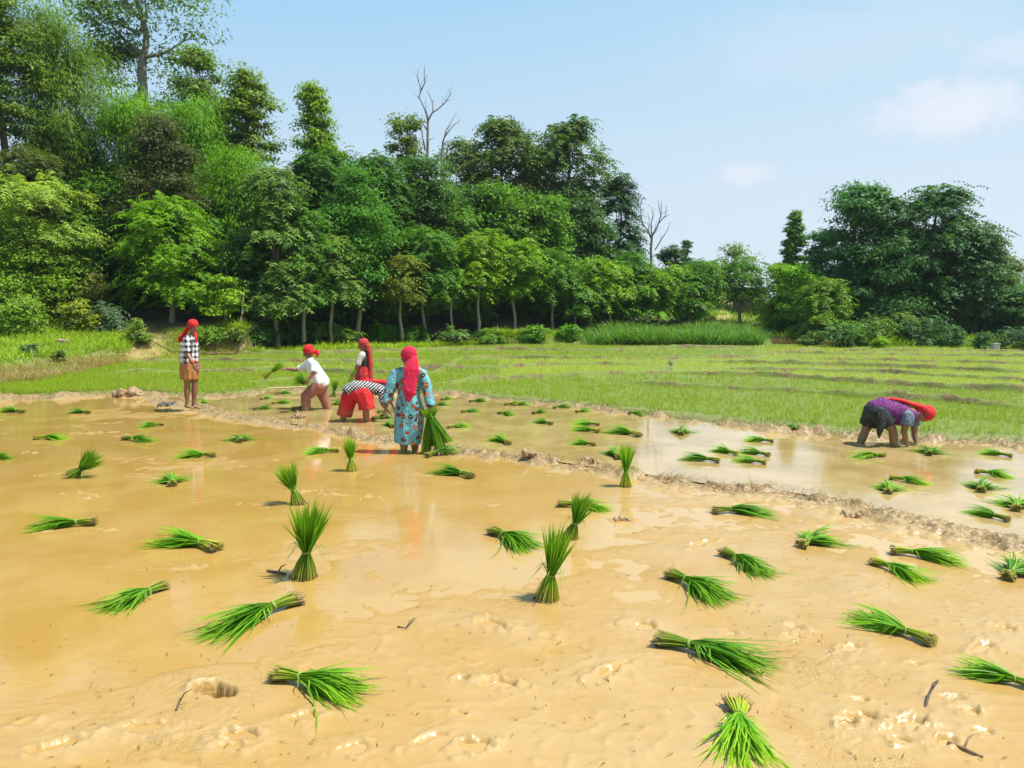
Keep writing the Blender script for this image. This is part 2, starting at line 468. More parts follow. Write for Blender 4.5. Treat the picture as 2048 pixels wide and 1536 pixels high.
def mud_height(x, y):
    u = x / y
    dA = dist_poly(x, y, BUND_A)
    dB = dist_poly(x, y, BUND_B)
    back = (y > yA(u)) & (u > uA0)
    wob = fbm(x * 1.7, y * 1.7, 3, 5)
    h = -0.0105 + (fbm(x * .55 + 3, y * .8, 3, 11) - .5) * 0.034 + (fbm(x * 2.6, y * 3.4, 3, 21) - .5) * 0.014
    h = h + 0.011 * sstep(-0.25, 0.45, u) + 0.006 * sstep(7, 3, y)
    # silky wrinkles and small lumps
    rid = 1 - np.abs(fbm(x * 4.2 + 1.5 * wob, y * 5.6, 3, 31) * 2 - 1)
    h = h + 0.008 * np.clip(rid - .82, 0, 1) / .18 * fbm(x * .9, y * .9, 2, 37)
    patch = sstep(.60, .74, fbm(x * .8 + 9, y * 1.5, 4, 41)) * sstep(3.6, 6.0, y)
    h = h + patch * (0.004 + .020 * worley(x * 9 + wob, y * 11, 51, patch > .01) * fbm(x * 3, y * 3, 2, 53))
    lone = sstep(.55, .75, fbm(x * .9, y * .9, 3, 63))
    h = h + np.clip(vnoise(x * 24, y * 24, 61) - .84, 0, 1) * 0.035 * lone
    h = np.where(back, np.minimum(h * .6 - 0.045, -0.01), h)
    # footprints, churned lumps and one deep hole
    for i, (px, py, a, b, dp) in enumerate(FOOT):
        c = gp(px, py)
        a, b, dp = a * .72, b * .74, dp * .78
        near = (np.abs(x - c.x) < 5 * a) & (np.abs(y - c.y) < 5 * a)
        if not near.any():
            continue
        xs, ys = x[near] - c.x, y[near] - c.y
        th = (i * 1.37) % 1.2 - .5
        e1, e2 = xs * math.cos(th) + ys * math.sin(th), -xs * math.sin(th) + ys * math.cos(th)
        nn = fbm(x[near] * 30, y[near] * 30, 4, 71 + i, .65)
        r = np.sqrt((e1 / a) ** 2 + (e2 / b) ** 2) * (.45 + 1.1 * fbm(x[near] * 15, y[near] * 15, 3, 77 + i))
        pit = -dp * np.exp(-(r * 1.25) ** 4)
        rim = dp * np.exp(-((r - 1.3) / .45) ** 2) * (0.06 + .75 * np.clip(nn - .45, 0, 1) / .4)
        h[near] += pit + rim + .006 * np.exp(-(r / 2.6) ** 2)
    hx, hy = x - HOLE.x, y - HOLE.y
    mm = sstep(1.35, .95, np.sqrt((hx / .34) ** 2 + (hy / .22) ** 2))
    h = h * (1 - mm) + (.007 + np.abs(h) * .35) * mm
    rr = np.sqrt((hx / .095) ** 2 + ((hy + hx * .3) / .042) ** 2) * (.45 + 1.1 * fbm(x * 15, y * 15, 3, 99))
    h = h - .30 * np.exp(-rr ** 6) + .035 * np.exp(-((rr - 1.35) / .35) ** 2) * fbm(x * 10, y * 10, 3, 98) * sstep(.05, -.12, hx)
    # the two bunds: low walls of thrown-up clods
    ridge = np.clip(fbm(x * 3.1, y * 3.1, 3, 81) * 1.5 - .15, .2, 1.3)
    broken = fbm(x * 5 + wob, y * 5, 4, 97, .62)
    nearb = np.minimum(dA, dB) < .75
    lumps = worley(x * 6.5 + wob * 2, y * 7.5, 91, nearb)
    lumps2 = worley(x * 15 + wob * 3, y * 17, 93, nearb)
    wA = .17 + .12 * fbm(x * .9, y * .9, 2, 83) + .06 * sstep(.1, .5, u)
    low = .9 - .3 * sstep(.05, .4, u) * (y < yB(u) - 1.2)
    for d, amp, wd in ((dA + .22 * (wob - .5), .070, wA), (dB + .2 * (wob - .5), .12, .26)):
        g = np.exp(-(d / wd) ** 2)
        g2 = np.exp(-(d / (wd * 1.7)) ** 2)
        h = h + g * amp * ridge * low + g2 * low * (lumps * ridge * .055 * sstep(.3, .6, broken) + lumps2 * .030 * broken + np.clip(broken - .42, -.1, 1) * .20 + (fbm(x * 26, y * 26, 3, 95, .6) - .5) * .075 - .012)
    h = h - .22 * sstep(.45, .95, y - yB(u))
    return h, dA, dB

def grid_faces(nu, nv):
    i = np.arange(nu - 1)[:, None] * nv + np.arange(nv - 1)[None, :]
    i = i.ravel()
    return np.stack([i, i + nv, i + nv + 1, i + 1], 1)

# mud: rows run from the feet of the viewer to the far bund
NU, NV = 570, 540
us = np.linspace(-1.0, 1.0, NU)[:, None]
tt = np.linspace(0, 1, NV)[None, :]
ynear = 1.9
tm = np.interp(tt, [0, .44, 1], [0, .76, 1])          # more rows where the bunds are seen at a grazing angle
inv = (1 / ynear) * (1 - tm) + (1 / (yB(us) + .95)) * tm
Yg = 1 / inv
Xg = us * Yg
Hm, dA, dB = mud_height(Xg, Yg)
dry = np.clip(sstep(.012, .05, Hm) * .75 + .7 * np.exp(-(np.minimum(dA, dB) / .45) ** 2), 0, 1) * (0.55 + .45 * fbm(Xg * 5, Yg * 5, 3, 7))
bundm = np.clip(np.exp(-(np.minimum(dA, dB) / .34) ** 4) * (.55 + .9 * fbm(Xg * 3, Yg * 3, 3, 9)), 0, 1)
mud = link('mud_ground', new_mesh('mud_ground', np.stack([Xg, Yg, Hm], 2).reshape(-1, 3), quads=grid_faces(NU, NV), attrs={'dry': dry, 'bund': bundm, 'soak': 1 - sstep(.001, .016, Hm)}, smooth=True), MUD)
tag(mud, 'wet churned yellow brown mud of the ploughed paddy with footprints and low bunds', 'mud', kind='structure')

# thin water over the near plot (the mud stands out of it), and the deeper flooded plot behind the bund
n1, n2 = 170, 150
uw = np.linspace(-1.0, 1.0, n1)[:, None]
tw = np.linspace(0, 1, n2)[None, :]
yw = 1 / ((1 / ynear) * (1 - tw) + (1 / yA(uw)) * tw)
xw = uw * yw
fq = grid_faces(n1, n2)
cxy = np.stack([xw.ravel(), yw.ravel()], 1)[fq].mean(1)
keep = ((cxy[:, 0] - HOLE.x) / .24) ** 2 + ((cxy[:, 1] - HOLE.y) / .14) ** 2 > 1
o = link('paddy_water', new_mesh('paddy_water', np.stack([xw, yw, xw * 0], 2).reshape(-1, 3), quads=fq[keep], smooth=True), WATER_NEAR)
tag(o, 'thin film of muddy ochre water over the near plot', 'water', kind='structure')
ub = np.linspace(uA0, 1.0, 200)[:, None]
tb = np.linspace(0, 1, 60)[None, :]
yb_ = yA(ub) * (1 - tb) + yB(ub) * tb
o = link('flooded_plot_water', new_mesh('flooded_plot_water', np.stack([ub * yb_, yb_, yb_ * 0 + .014], 2).reshape(-1, 3), quads=grid_faces(200, 60), smooth=True), WATER_BACK)
tag(o, 'flooded plot of brown water behind the mud bund', 'water', kind='structure')

def bund_dist(x, y):
    d = np.full(np.shape(x), 1e9)
    for p in FIELD_BUNDS:
        d = np.minimum(d, dist_poly(x, y, p))
    return d

# rice field between far bund and the bank
def field_height(x, y):
    d = bund_dist(x, y)
    n = fbm(x * 7, y * 7, 3, 15)
    z = .045 + .03 * (fbm(x * .6, y * .6, 2, 13) - .5)
    e = np.exp(-((y - yB(x / y)) / .45) ** 2)
    return z + e * .05 * n - .16 * sstep(.55, .1, y - yB(x / y)), d

NF, NR = 320, 150
uf = np.linspace(-1.15, 1.15, NF)[:, None]
tf = np.linspace(0, 1, NR)[None, :]
y0f, y1f = yB(uf) + .1, yE(uf)
yf = 1 / ((1 / y0f) * (1 - tf) + (1 / y1f) * tf)
xf = uf * yf
zf_, dbf = field_height(xf, yf)
dryf = np.clip(np.exp(-((yf - yB(uf)) / .5) ** 2) * .9, 0, 1) * (.45 + .75 * fbm(xf * 2.2, yf * 2.2, 3, 17))
field = link('rice_field', new_mesh('rice_field', np.stack([xf, yf, zf_], 2).reshape(-1, 3), quads=grid_faces(NF, NR), attrs={'dry': np.clip(dryf, 0, 1)}, smooth=True), FIELD)
tag(field, 'green field of young rice split by low earth bunds', 'field', kind='structure')

# the low earth bunds that part the plots, each a rough little wall
for i, poly in enumerate(FIELD_BUNDS):
    P = np.array(poly)
    cum = np.concatenate([[0], np.cumsum(np.linalg.norm(np.diff(P, axis=0), axis=1))])
    m_ = int(cum[-1] / .14) + 2
    sl = np.linspace(0, cum[-1], m_)
    bx_, by_ = np.interp(sl, cum, P[:, 0]), np.interp(sl, cum, P[:, 1])
    bx_ = bx_ + (fbm(sl * .5, sl * 0 + i * 7, 3, 61) - .5) * .35
    by_ = by_ + (fbm(sl * .5, sl * 0 + i * 7 + 3, 3, 62) - .5) * .5
    tx, ty = np.gradient(bx_), np.gradient(by_)
    ln = np.hypot(tx, ty) + 1e-9
    nx, ny = -ty / ln, tx / ln
    rows_ = []
    taper = np.clip(np.minimum(sl, cum[-1] - sl) / 1.2, 0, 1)
    wid = .045 + .05 * fbm(sl * .9, sl * 0 + i, 2, 63)
    for k, (o_, hh) in enumerate(((-1.5, -.06), (-.9, .35), (-.4, .85), (0, 1.0), (.4, .9), (.9, .4), (1.5, -.06))):
        q = fbm(sl * 3.1 + k * .7, sl * 0 + k * 1.3 + i * 5, 3, 64)
        rows_.append(np.stack([bx_ + nx * wid * o_, by_ + ny * wid * o_, .03 + (.06 + .14 * q) * hh * taper * (.5 + .9 * fbm(sl * .45, sl * 0 + i, 2, 66))], 1))
    V_ = np.stack(rows_, 1).reshape(-1, 3)
    o = link('field_bund', new_mesh('field_bund', V_, quads=grid_faces(m_, 7), smooth=True), BUND)
    tag(o, 'low rough earth bund between plots of young rice', 'bund', kind='structure')

# bank and wooded hillside
def hill_z(x, y):
    u = x / y
    e, f = yE(u), yF(u)
    s = np.clip((y - e) / (f - e), 0, 1.0)
    prof = sstep(0, 1, s) * .75 + s * .25
    z = .05 + (zF(u) - .05) * prof
    b = np.maximum(y - f, 0)
    z = z + slope(u) * np.minimum(b, 26) + .04 * slope(u) * np.maximum(b - 26, 0)
    return z + (fbm(x * .7, y * .7, 4, 19) - .5) * .35 * np.clip((y - e) / 3, 0, 1) * np.where(u > .4, .4, 1)
def hz1(x, y):
    return float(hill_z(np.array([float(x)]), np.array([float(y)]))[0])
NH, NK = 300, 110
uh = np.linspace(-1.6, 1.6, NH)[:, None]
th_ = np.linspace(0, 1, NK)[None, :]
e_ = yE(uh) - .05
yh = e_ + (190 - e_) * th_ ** 1.9
xh = uh * yh
zh = hill_z(xh, yh)
sF = (yh - yF(uh))
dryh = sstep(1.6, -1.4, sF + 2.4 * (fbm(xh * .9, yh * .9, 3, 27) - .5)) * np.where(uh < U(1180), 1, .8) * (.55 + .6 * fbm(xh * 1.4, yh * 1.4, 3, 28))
green = sstep(U(262), U(200), uh) * sstep(2.5, 0, sF) * (.6 + .4 * fbm(xh * .8, yh * .8, 3, 23)) + .75 * sstep(U(560), U(700), uh) * sstep(1.0, -1.0, sF) + .9 * sstep(U(1370), U(1400), uh) * sstep(U(1600), U(1560), uh)
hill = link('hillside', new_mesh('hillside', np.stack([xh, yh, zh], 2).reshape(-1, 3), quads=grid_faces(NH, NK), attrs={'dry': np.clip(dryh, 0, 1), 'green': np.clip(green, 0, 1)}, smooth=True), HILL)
tag(hill, 'earth bank and dark wooded hillside behind the field', 'hillside', kind='structure')

# ground that goes on beyond the modelled plots on either side and behind the viewer
gv = [(-900, -900, -.35), (900, -900, -.35), (900, 1500, -.35), (-900, 1500, -.35)]
o = link('far_ground', new_mesh('far_ground', gv, faces=[(0, 1, 2, 3)]), HILL)
tag(o, 'flat ground beyond the paddies', 'ground', kind='structure')
# distant hill
hx_ = np.linspace(0, 1, 80)[:, None]
hy_ = np.linspace(0, 1, 24)[None, :]
HX = 330 + 620 * hx_ + 0 * hy_
HY = 780 + 320 * hy_ + 0 * hx_
HZ = 84 * np.sin(np.pi * hy_ * .5) * np.exp(-((HX - 640) / 165) ** 2) * (.82 + .36 * fbm(HX * .02, HY * .02, 4, 29))
DH = mat_plain('distant_forest', (0.045, 0.085, 0.05), (0.09, 0.12, 0.07), 0.03, 0.95)
o = link('distant_hill', new_mesh('distant_hill', np.stack([HX, HY, HZ], 2).reshape(-1, 3), quads=grid_faces(80, 24), smooth=True), DH)
tag(o, 'faint wooded hill far beyond the trees', 'hill', kind='structure')
# dirt path climbing through the gap in the trees
PATH = mat_plain('path_earth', (0.36, 0.30, 0.10), (0.24, 0.25, 0.06), 3.0, 0.9)
pp = []
for i in range(15):
    k = i / 14
    px = 1408 + 66 * k + 14 * math.sin(k * 5)
    Y = 46.8 + 17 * k
    for s_ in (-1, 1):
        X = U(px) * Y + s_ * (.55 - .15 * k)
        pp.append((X, Y, hz1(X, Y) + .06))
o = link('dirt_path', new_mesh('dirt_path', pp, faces=[(2 * i, 2 * i + 1, 2 * i + 3, 2 * i + 2) for i in range(14)], smooth=True), PATH)
tag(o, 'grassy earth path climbing the slope through the trees', 'path', kind='structure')

# ------------------------------------------------------------------ grass blades, many in one mesh
def blades_mesh(name, base, length, width, lean, yaw, tint, segs=1, droop=.4):
    """base (n,3); each blade is a bent strip of `segs` quads ending in a point"""
    n = len(base)
    dirh = np.stack([np.cos(yaw), np.sin(yaw), 0 * yaw], 1)
    side = np.stack([-np.sin(yaw), np.cos(yaw), 0 * yaw], 1)
    rot = np.random.RandomState(3).uniform(-1, 1, n)[:, None]
    side = side * np.cos(rot) + dirh * np.sin(rot)
    rows, al = [], []
    if segs == 0:
        width = width * 1.25
    for k in range(segs + 1):
        t = k / (segs + 1)
        off = lean * (t + droop * t * t)
        c = base + dirh * (length * off)[:, None]
        c[:, 2] += length * (t - .35 * lean * t * t)
        wd = (width * (1 - .5 * t))[:, None] * .5
        rows += [c - side * wd, c + side * wd]
        al += [t, t]
    off = lean * (1 + droop)
    tip = base + dirh * (length * off)[:, None]
    tip[:, 2] += length * (1 - .35 * lean - .12 * droop * lean)
    rows.append(tip)
    al.append(1.0)
    m = len(rows)
    V = np.stack(rows, 1).reshape(-1, 3)
    b0 = (np.arange(n) * m)[:, None]
    F = []
    for k in range(segs):
        F += [b0 + np.array([[2 * k, 2 * k + 1, 2 * k + 3]]), b0 + np.array([[2 * k, 2 * k + 3, 2 * k + 2]])]
    F.append(b0 + np.array([[2 * segs, 2 * segs + 1, 2 * segs + 2]]))
    F = np.concatenate(F, 0)
    return new_mesh(name, V, tris=F, attrs={'along': np.tile(np.array(al), n), 'tint': np.repeat(tint, m)})

rs = np.random.RandomState(11)
def scatter(n, ulo, uhi, ylo, yhi):
    """random plan points between two curves, denser where they are nearer"""
    u = rs.uniform(ulo, uhi, n)
    a, b = 1 / ylo(u), 1 / yhi(u)
    y = 1 / (a + (b - a) * rs.uniform(0, 1, n) ** .86)
    return u * y, y

def rice(n, per, pale):
    x, y = scatter(n, -.95, .95, lambda u: yB(u) + .45, lambda u: yE(u) + .1)
    u = x / y
    d = bund_dist(x, y)
    # the pale, thin plots lie at the back on the right
    b2y = 1.0 * y
    ln = np.interp(u, [U(905), U(1000), U(1327), U(1512), U(1768), U(2048), 1.2], [0, 0, 1, 1, 1, 1, 1])
    yline = of_u(FIELD_BUNDS[0])(u)
    is_pale = (ln > 0) & (y > yline) & ~((y > of_u(FIELD_BUNDS[3])(u)) & (u < U(1512)))
    is_pale |= (u < U(860)) & (y > 22) & (fbm(x * .15, y * .3, 2, 44) > .55)
    keep = (d > .05 + .001 * y + .10 * rs.uniform(0, 1, n)) & (is_pale == pale)
    keep &= rs.uniform(0, 1, n) < (.25 + 1.3 * fbm(x * .9, y * 1.4, 3, 46)) * np.where((u > U(1880)) & (y < yB(u) + 1.8), .55, 1) * (0.8 if pale else 1.0)
    x, y = x[keep], y[keep]
    x, y = np.repeat(x, per), np.repeat(y, per)
    k = len(x)
    x = x + rs.normal(0, .018, k) * (1 + y * .02)
    y = y + rs.normal(0, .018, k) * (1 + y * .02)
    z = field_height(x, y)[0] - .01
    L = rs.uniform(.075, .15, k)
    wd = np.clip(.0042 * (y / 14) ** .9, .004, .02) * rs.uniform(.8, 1.3, k)
    return blades_mesh('rice', np.stack([x, y, z], 1), L, wd, rs.uniform(.1, .75, k), rs.uniform(0, 6.283, k), rs.beta(2, 2, k), 0)
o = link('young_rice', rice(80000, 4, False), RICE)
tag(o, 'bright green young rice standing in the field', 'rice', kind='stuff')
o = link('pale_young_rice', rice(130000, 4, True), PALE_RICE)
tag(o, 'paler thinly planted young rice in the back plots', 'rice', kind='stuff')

def cover(name, label, cat, mat, n, ulo, uhi, s0, s1, L0, L1, wd, lean, dens=None, segs=1):
    """ground cover on the bank: s runs 0 at the field edge to 1 at the wood's edge"""
    u = rs.uniform(ulo, uhi, n)
    s = rs.uniform(s0, s1, n)
    y = yE(u) + (yF(u) - yE(u)) * s
    x = u * y
    if dens is not None:
        k = rs.uniform(0, 1, n) < dens(u, s, x, y)
        u, s, x, y = u[k], s[k], x[k], y[k]
    k = len(x)
    hv = .55 + .9 * fbm(x * .7, y * .7, 2, 31)
    z = np.where(y > yE(u), hill_z(x, y), field_height(x, y)[0]) - .02
    o = link(name, blades_mesh(name, np.stack([x, y, z], 1), rs.uniform(L0, L1, k) * hv, wd * rs.uniform(.7, 1.3, k), rs.uniform(.15, lean, k), rs.uniform(0, 6.283, k), rs.beta(2, 2, k), segs), mat)
    return tag(o, label, cat, kind='stuff')
cover('tall_grass', 'long bright weedy grass on the mound at the left edge', 'grass', GRASS, 30000, U(-350), U(262), .05, 1.05, .16, .42, .022, .9,
      lambda u, s, x, y: np.clip(1.25 * sstep(.22, .38, s + .3 * (fbm(x * .5, y * .5, 2, 5) - .5)) , .08, 1), 2)
cover('dry_straw', 'pale dry straw lying along the foot of the left mound', 'straw', STRAW, 16000, U(-350), U(250), -.05, .32, .12, .34, .014, 1.6,
      lambda u, s, x, y: sstep(.34, .12, s))
cover('dry_bank_grass', 'yellow dry grass on the bank behind the checked shirt woman', 'grass', STRAW, 13000, U(200), U(660), -.1, 1.15, .07, .26, .016, 1.3,
      lambda u, s, x, y: fbm(x * .6, y * .9, 2, 9) * 1.1)
cover('bank_grass', 'green grass strip at the foot of the trees', 'grass', GRASS, 18000, U(330), U(1230), .0, 1.1, .08, .30, .024, 1.0,
      lambda u, s, x, y: fbm(x * .5, y * .5, 2, 3) * 1.2)
cover('slope_grass', 'green grass on the slope beside the earth path', 'grass', GRASS, 9000, U(1375), U(1590), .9, 4.5, .15, .5, .05, 1.0, None, 1)
cover('field_edge_grass', 'olive grass along the right field edge', 'grass', GRASS, 7000, U(1530), U(2300), -.3, 1.0, .06, .22, .024, 1.0,
      lambda u, s, x, y: fbm(x * .5, y * .5, 2, 8))
cover('woodside_weeds', 'tangled low weeds along the foot of the wood', 'weeds', GRASS, 9000, U(440), U(1190), .55, 1.5, .12, .5, .035, 1.3,
      lambda u, s, x, y: fbm(x * .7, y * .7, 2, 14) * 1.2, 1)
cover('dry_brush', 'brown cut brush heaped below the trees at right', 'brush', DEADGRASS, 3500, U(1545), U(1690), .1, .8, .15, .5, .03, 1.6)
cover('undergrowth', 'tangled weeds and tall grass below the trees at right', 'weeds', GRASS, 9000, U(1560), U(2300), .35, 1.5, .2, .75, .045, 1.2,
      lambda u, s, x, y: fbm(x * .8, y * .8, 2, 12) * 1.1, 2)
def maize_d(u, s, x, y):
    return np.ones_like(u)
cover('maize', 'patch of tall green maize at the field edge', 'maize', MAIZE, 15000, U(1165), U(1532), .02, .95, .22, 1.0, .05, 1.1,
      lambda u, s, x, y: (sstep(U(1150), U(1290), u) * .9 + .1) * sstep(U(1534), U(1500), u), 2)

# dead straw on the near bund, scattered stalks in the mud
def along(poly, n, ulo, uhi, spread, z0):
    out = []
    P = np.array(poly)
    seg = np.linalg.norm(np.diff(P, axis=0), axis=1)
    cum = np.concatenate([[0], np.cumsum(seg)])
    while len(out) < n:
        s = rs.uniform(0, cum[-1])
        x, y = np.interp(s, cum, P[:, 0]), np.interp(s, cum, P[:, 1])
        x, y = x + rs.normal(0, spread), y + rs.normal(0, spread)
        if ulo < x / y < uhi:
            out.append((x, y))
    out = np.array(out)
    h, _, _ = mud_height(out[:, 0].copy(), out[:, 1].copy())
    return np.stack([out[:, 0], out[:, 1], h - z0], 1)
b = np.concatenate([along(BUND_A, 330, U(1320), U(1800), .13, .01), along(BUND_A, 170, U(900), U(1330), .12, .01)])
k = len(b)
o = link('dead_grass', blades_mesh('dead_grass', b, rs.uniform(.05, .17, k), np.full(k, .0045), rs.uniform(.5, 1.8, k), rs.uniform(0, 6.283, k), rs.beta(2, 2, k), 2), DEADGRASS)
tag(o, 'brown dead grass stuck in the near mud bund', 'grass', kind='stuff')
b = along(BUND_B, 3800, -.75, .8, .22, .01)
b[:, 1] += .2
k = len(b)
o = link('bund_grass', blades_mesh('bund_grass', b, rs.uniform(.05, .16, k), np.full(k, .007), rs.uniform(.3, 1.4, k), rs.uniform(0, 6.283, k), rs.beta(2, 2, k), 1), DEADGRASS)
tag(o, 'short brown grass on the far mud bund', 'grass', kind='stuff')
nb = 550
x, y = scatter(nb, -.72, .72, lambda u: u * 0 + 2.6, lambda u: yA(u))
h, _, _ = mud_height(x.copy(), y.copy())
o = link('plant_litter', blades_mesh('plant_litter', np.stack([x, y, np.maximum(h, 0) + .004], 1), rs.uniform(.003, .022, nb), np.full(nb, .0045), rs.uniform(2.0, 2.5, nb), rs.uniform(0, 6.283, nb), rs.beta(2, 3, nb), 1, 0), DEADGRASS)
tag(o, 'bits of dead stalk strewn over the near mud', 'litter', kind='stuff')
# ------------------------------------------------------------------ trees
def tube(pts, rads, n=7):
    """tapered tube: returns verts, quads"""
    V, F = [], []
    for i, (p, r) in enumerate(zip(pts, rads)):
        t = (Vector(pts[min(i + 1, len(pts) - 1)]) - Vector(pts[max(i - 1, 0)])).normalized()
        a = t.orthogonal().normalized() if abs(t.z) < .9 else t.cross(Vector((0, 1, 0))).normalized()
        if abs(t.z) < .9:
            a = t.cross(Vector((0, 0, 1))).normalized()
        b_ = t.cross(a)
        for k in range(n):
            q = 2 * math.pi * k / n
            V.append(Vector(p) + a * (r * math.cos(q)) + b_ * (r * math.sin(q)))
    for i in range(len(pts) - 1):
        for k in range(n):
            F.append((i * n + k, i * n + (k + 1) % n, (i + 1) * n + (k + 1) % n, (i + 1) * n + k))
    return V, F

class Tubes:
    def __init__(self):
        self.V, self.F = [], []
    def add(self, pts, rads, n=7):
        v, f = tube(pts, rads, n)
        o_ = len(self.V)
        self.V += v
        self.F += [tuple(i + o_ for i in q) for q in f]
    def limb(self, a, b, r0, r1, rng, wig=.08, steps=6, n=6, arch=0.0):
        a, b = Vector(a), Vector(b)
        L = (b - a).length
        pts = []
        ph = [rng.uniform(0, 6.28) for _ in range(2)]
        for i in range(steps + 1):
            t = i / steps
            p = a.lerp(b, t)
            k = math.sin(t * math.pi)
            p += Vector((math.sin(ph[0] + t * 5) * wig * L * k, math.sin(ph[1] + t * 5) * wig * L * k, arch * L * k))
            pts.append(p)
        self.add(pts, [r0 + (r1 - r0) * (i / steps) ** .8 for i in range(steps + 1)], n)
        return pts
    def build(self, name, mat, parent=None):
        return link(name, new_mesh(name, self.V, faces=self.F, smooth=True), mat, parent)

def leaf_quads(p, axis, nrm, L, W):
    """diamond leaves with a slight fold at the midrib"""
    axis = axis / np.linalg.norm(axis, axis=1, keepdims=True)
    side = np.cross(nrm, axis)
    side /= np.linalg.norm(side, axis=1, keepdims=True) + 1e-9
    up = np.cross(axis, side)
    L, W = L[:, None], W[:, None]
    return np.stack([p + side * W * .5 + up * W * .1, p + axis * L, p - side * W * .5], 1)

def unit(rng, n):
    v = rng.normal(size=(n, 3))
    return v / np.linalg.norm(v, axis=1, keepdims=True)

PROFILE = {
    'round': lambda t: np.sin(np.pi * np.clip(t, 0, 1) ** .85) ** .55,
    'oval': lambda t: np.sin(np.pi * np.clip(t, .02, 1) ** .75) ** .7,
    'dome': lambda t: np.sqrt(np.clip(1 - t ** 2.4, 0, 1)) * (.75 + .25 * np.minimum(t * 4, 1)),
    'umbrella': lambda t: np.sin(np.pi * np.clip(.12 + .83 * t, 0, 1)) ** .45 * (.55 + .45 * sstep(0, .6, t)),
    'column': lambda t: np.sin(np.pi * np.clip(t, .02, 1) ** .6) ** .6 * (1 - .35 * t),
    'spire': lambda t: np.where(t < .38, .95 - .9 * t, .85 * np.clip(1.03 - t, 0, 1) ** .85),
}

def crown_points(w_, h, nc, prof, rng, fill=.5):
    """clump centres through the crown, more of them near its skin; the outline is uneven"""
    # a few boughs, each carrying a loose cloud of clumps, so the outline breaks into uneven lobes
    nl = int(np.clip(nc // 5, 8, 22))
    t = (.06 + .90 * ((np.arange(nl)[::-1] + rng.uniform(0, 1, nl)) / nl)) ** .9
    ph = rng.uniform(0, 2 * np.pi) + np.arange(nl) * 2.4 + rng.normal(0, .3, nl)
    r = w_ * .5 * PROFILE[prof](t) * rng.uniform(.35, .82, nl)
    r[0] *= .3
    lobe = np.stack([np.cos(ph) * r, np.sin(ph) * r, t * h * rng.uniform(.92, 1.04, nl)], 1)
    lr = (w_ * .5 * np.maximum(PROFILE[prof](t), .3)) * rng.uniform(.36, .72, nl)
    k = rng.randint(0, nl, nc)
    d = rng.normal(size=(nc, 3))
    d /= np.linalg.norm(d, axis=1, keepdims=True)
    c = lobe[k] + d * (lr[k] * rng.uniform(.35, 1.08, nc))[:, None] * np.array([1, 1, .8])
    # some fill the middle, a few stick out as sprigs
    m = rng.uniform(0, 1, nc) < fill * .7
    tm_ = rng.uniform(.05, .95, nc)
    pm = rng.uniform(0, 2 * np.pi, nc)
    rm_ = w_ * .5 * PROFILE[prof](tm_) * np.sqrt(rng.uniform(0, 1, nc)) * .85
    c[m] = np.stack([np.cos(pm) * rm_, np.sin(pm) * rm_, tm_ * h], 1)[m]
    lim = w_ * .5 * np.maximum(PROFILE[prof](np.clip(c[:, 2] / h, 0, 1)), .12) * rng.uniform(.85, 1.18, nc)
    rad = np.linalg.norm(c[:, :2], axis=1) + 1e-6
    c[:, :2] *= np.minimum(1, lim / rad)[:, None]
    c[:, 2] = np.clip(c[:, 2], -.03 * h, h * 1.03)
    return c, np.arctan2(c[:, 1], c[:, 0])

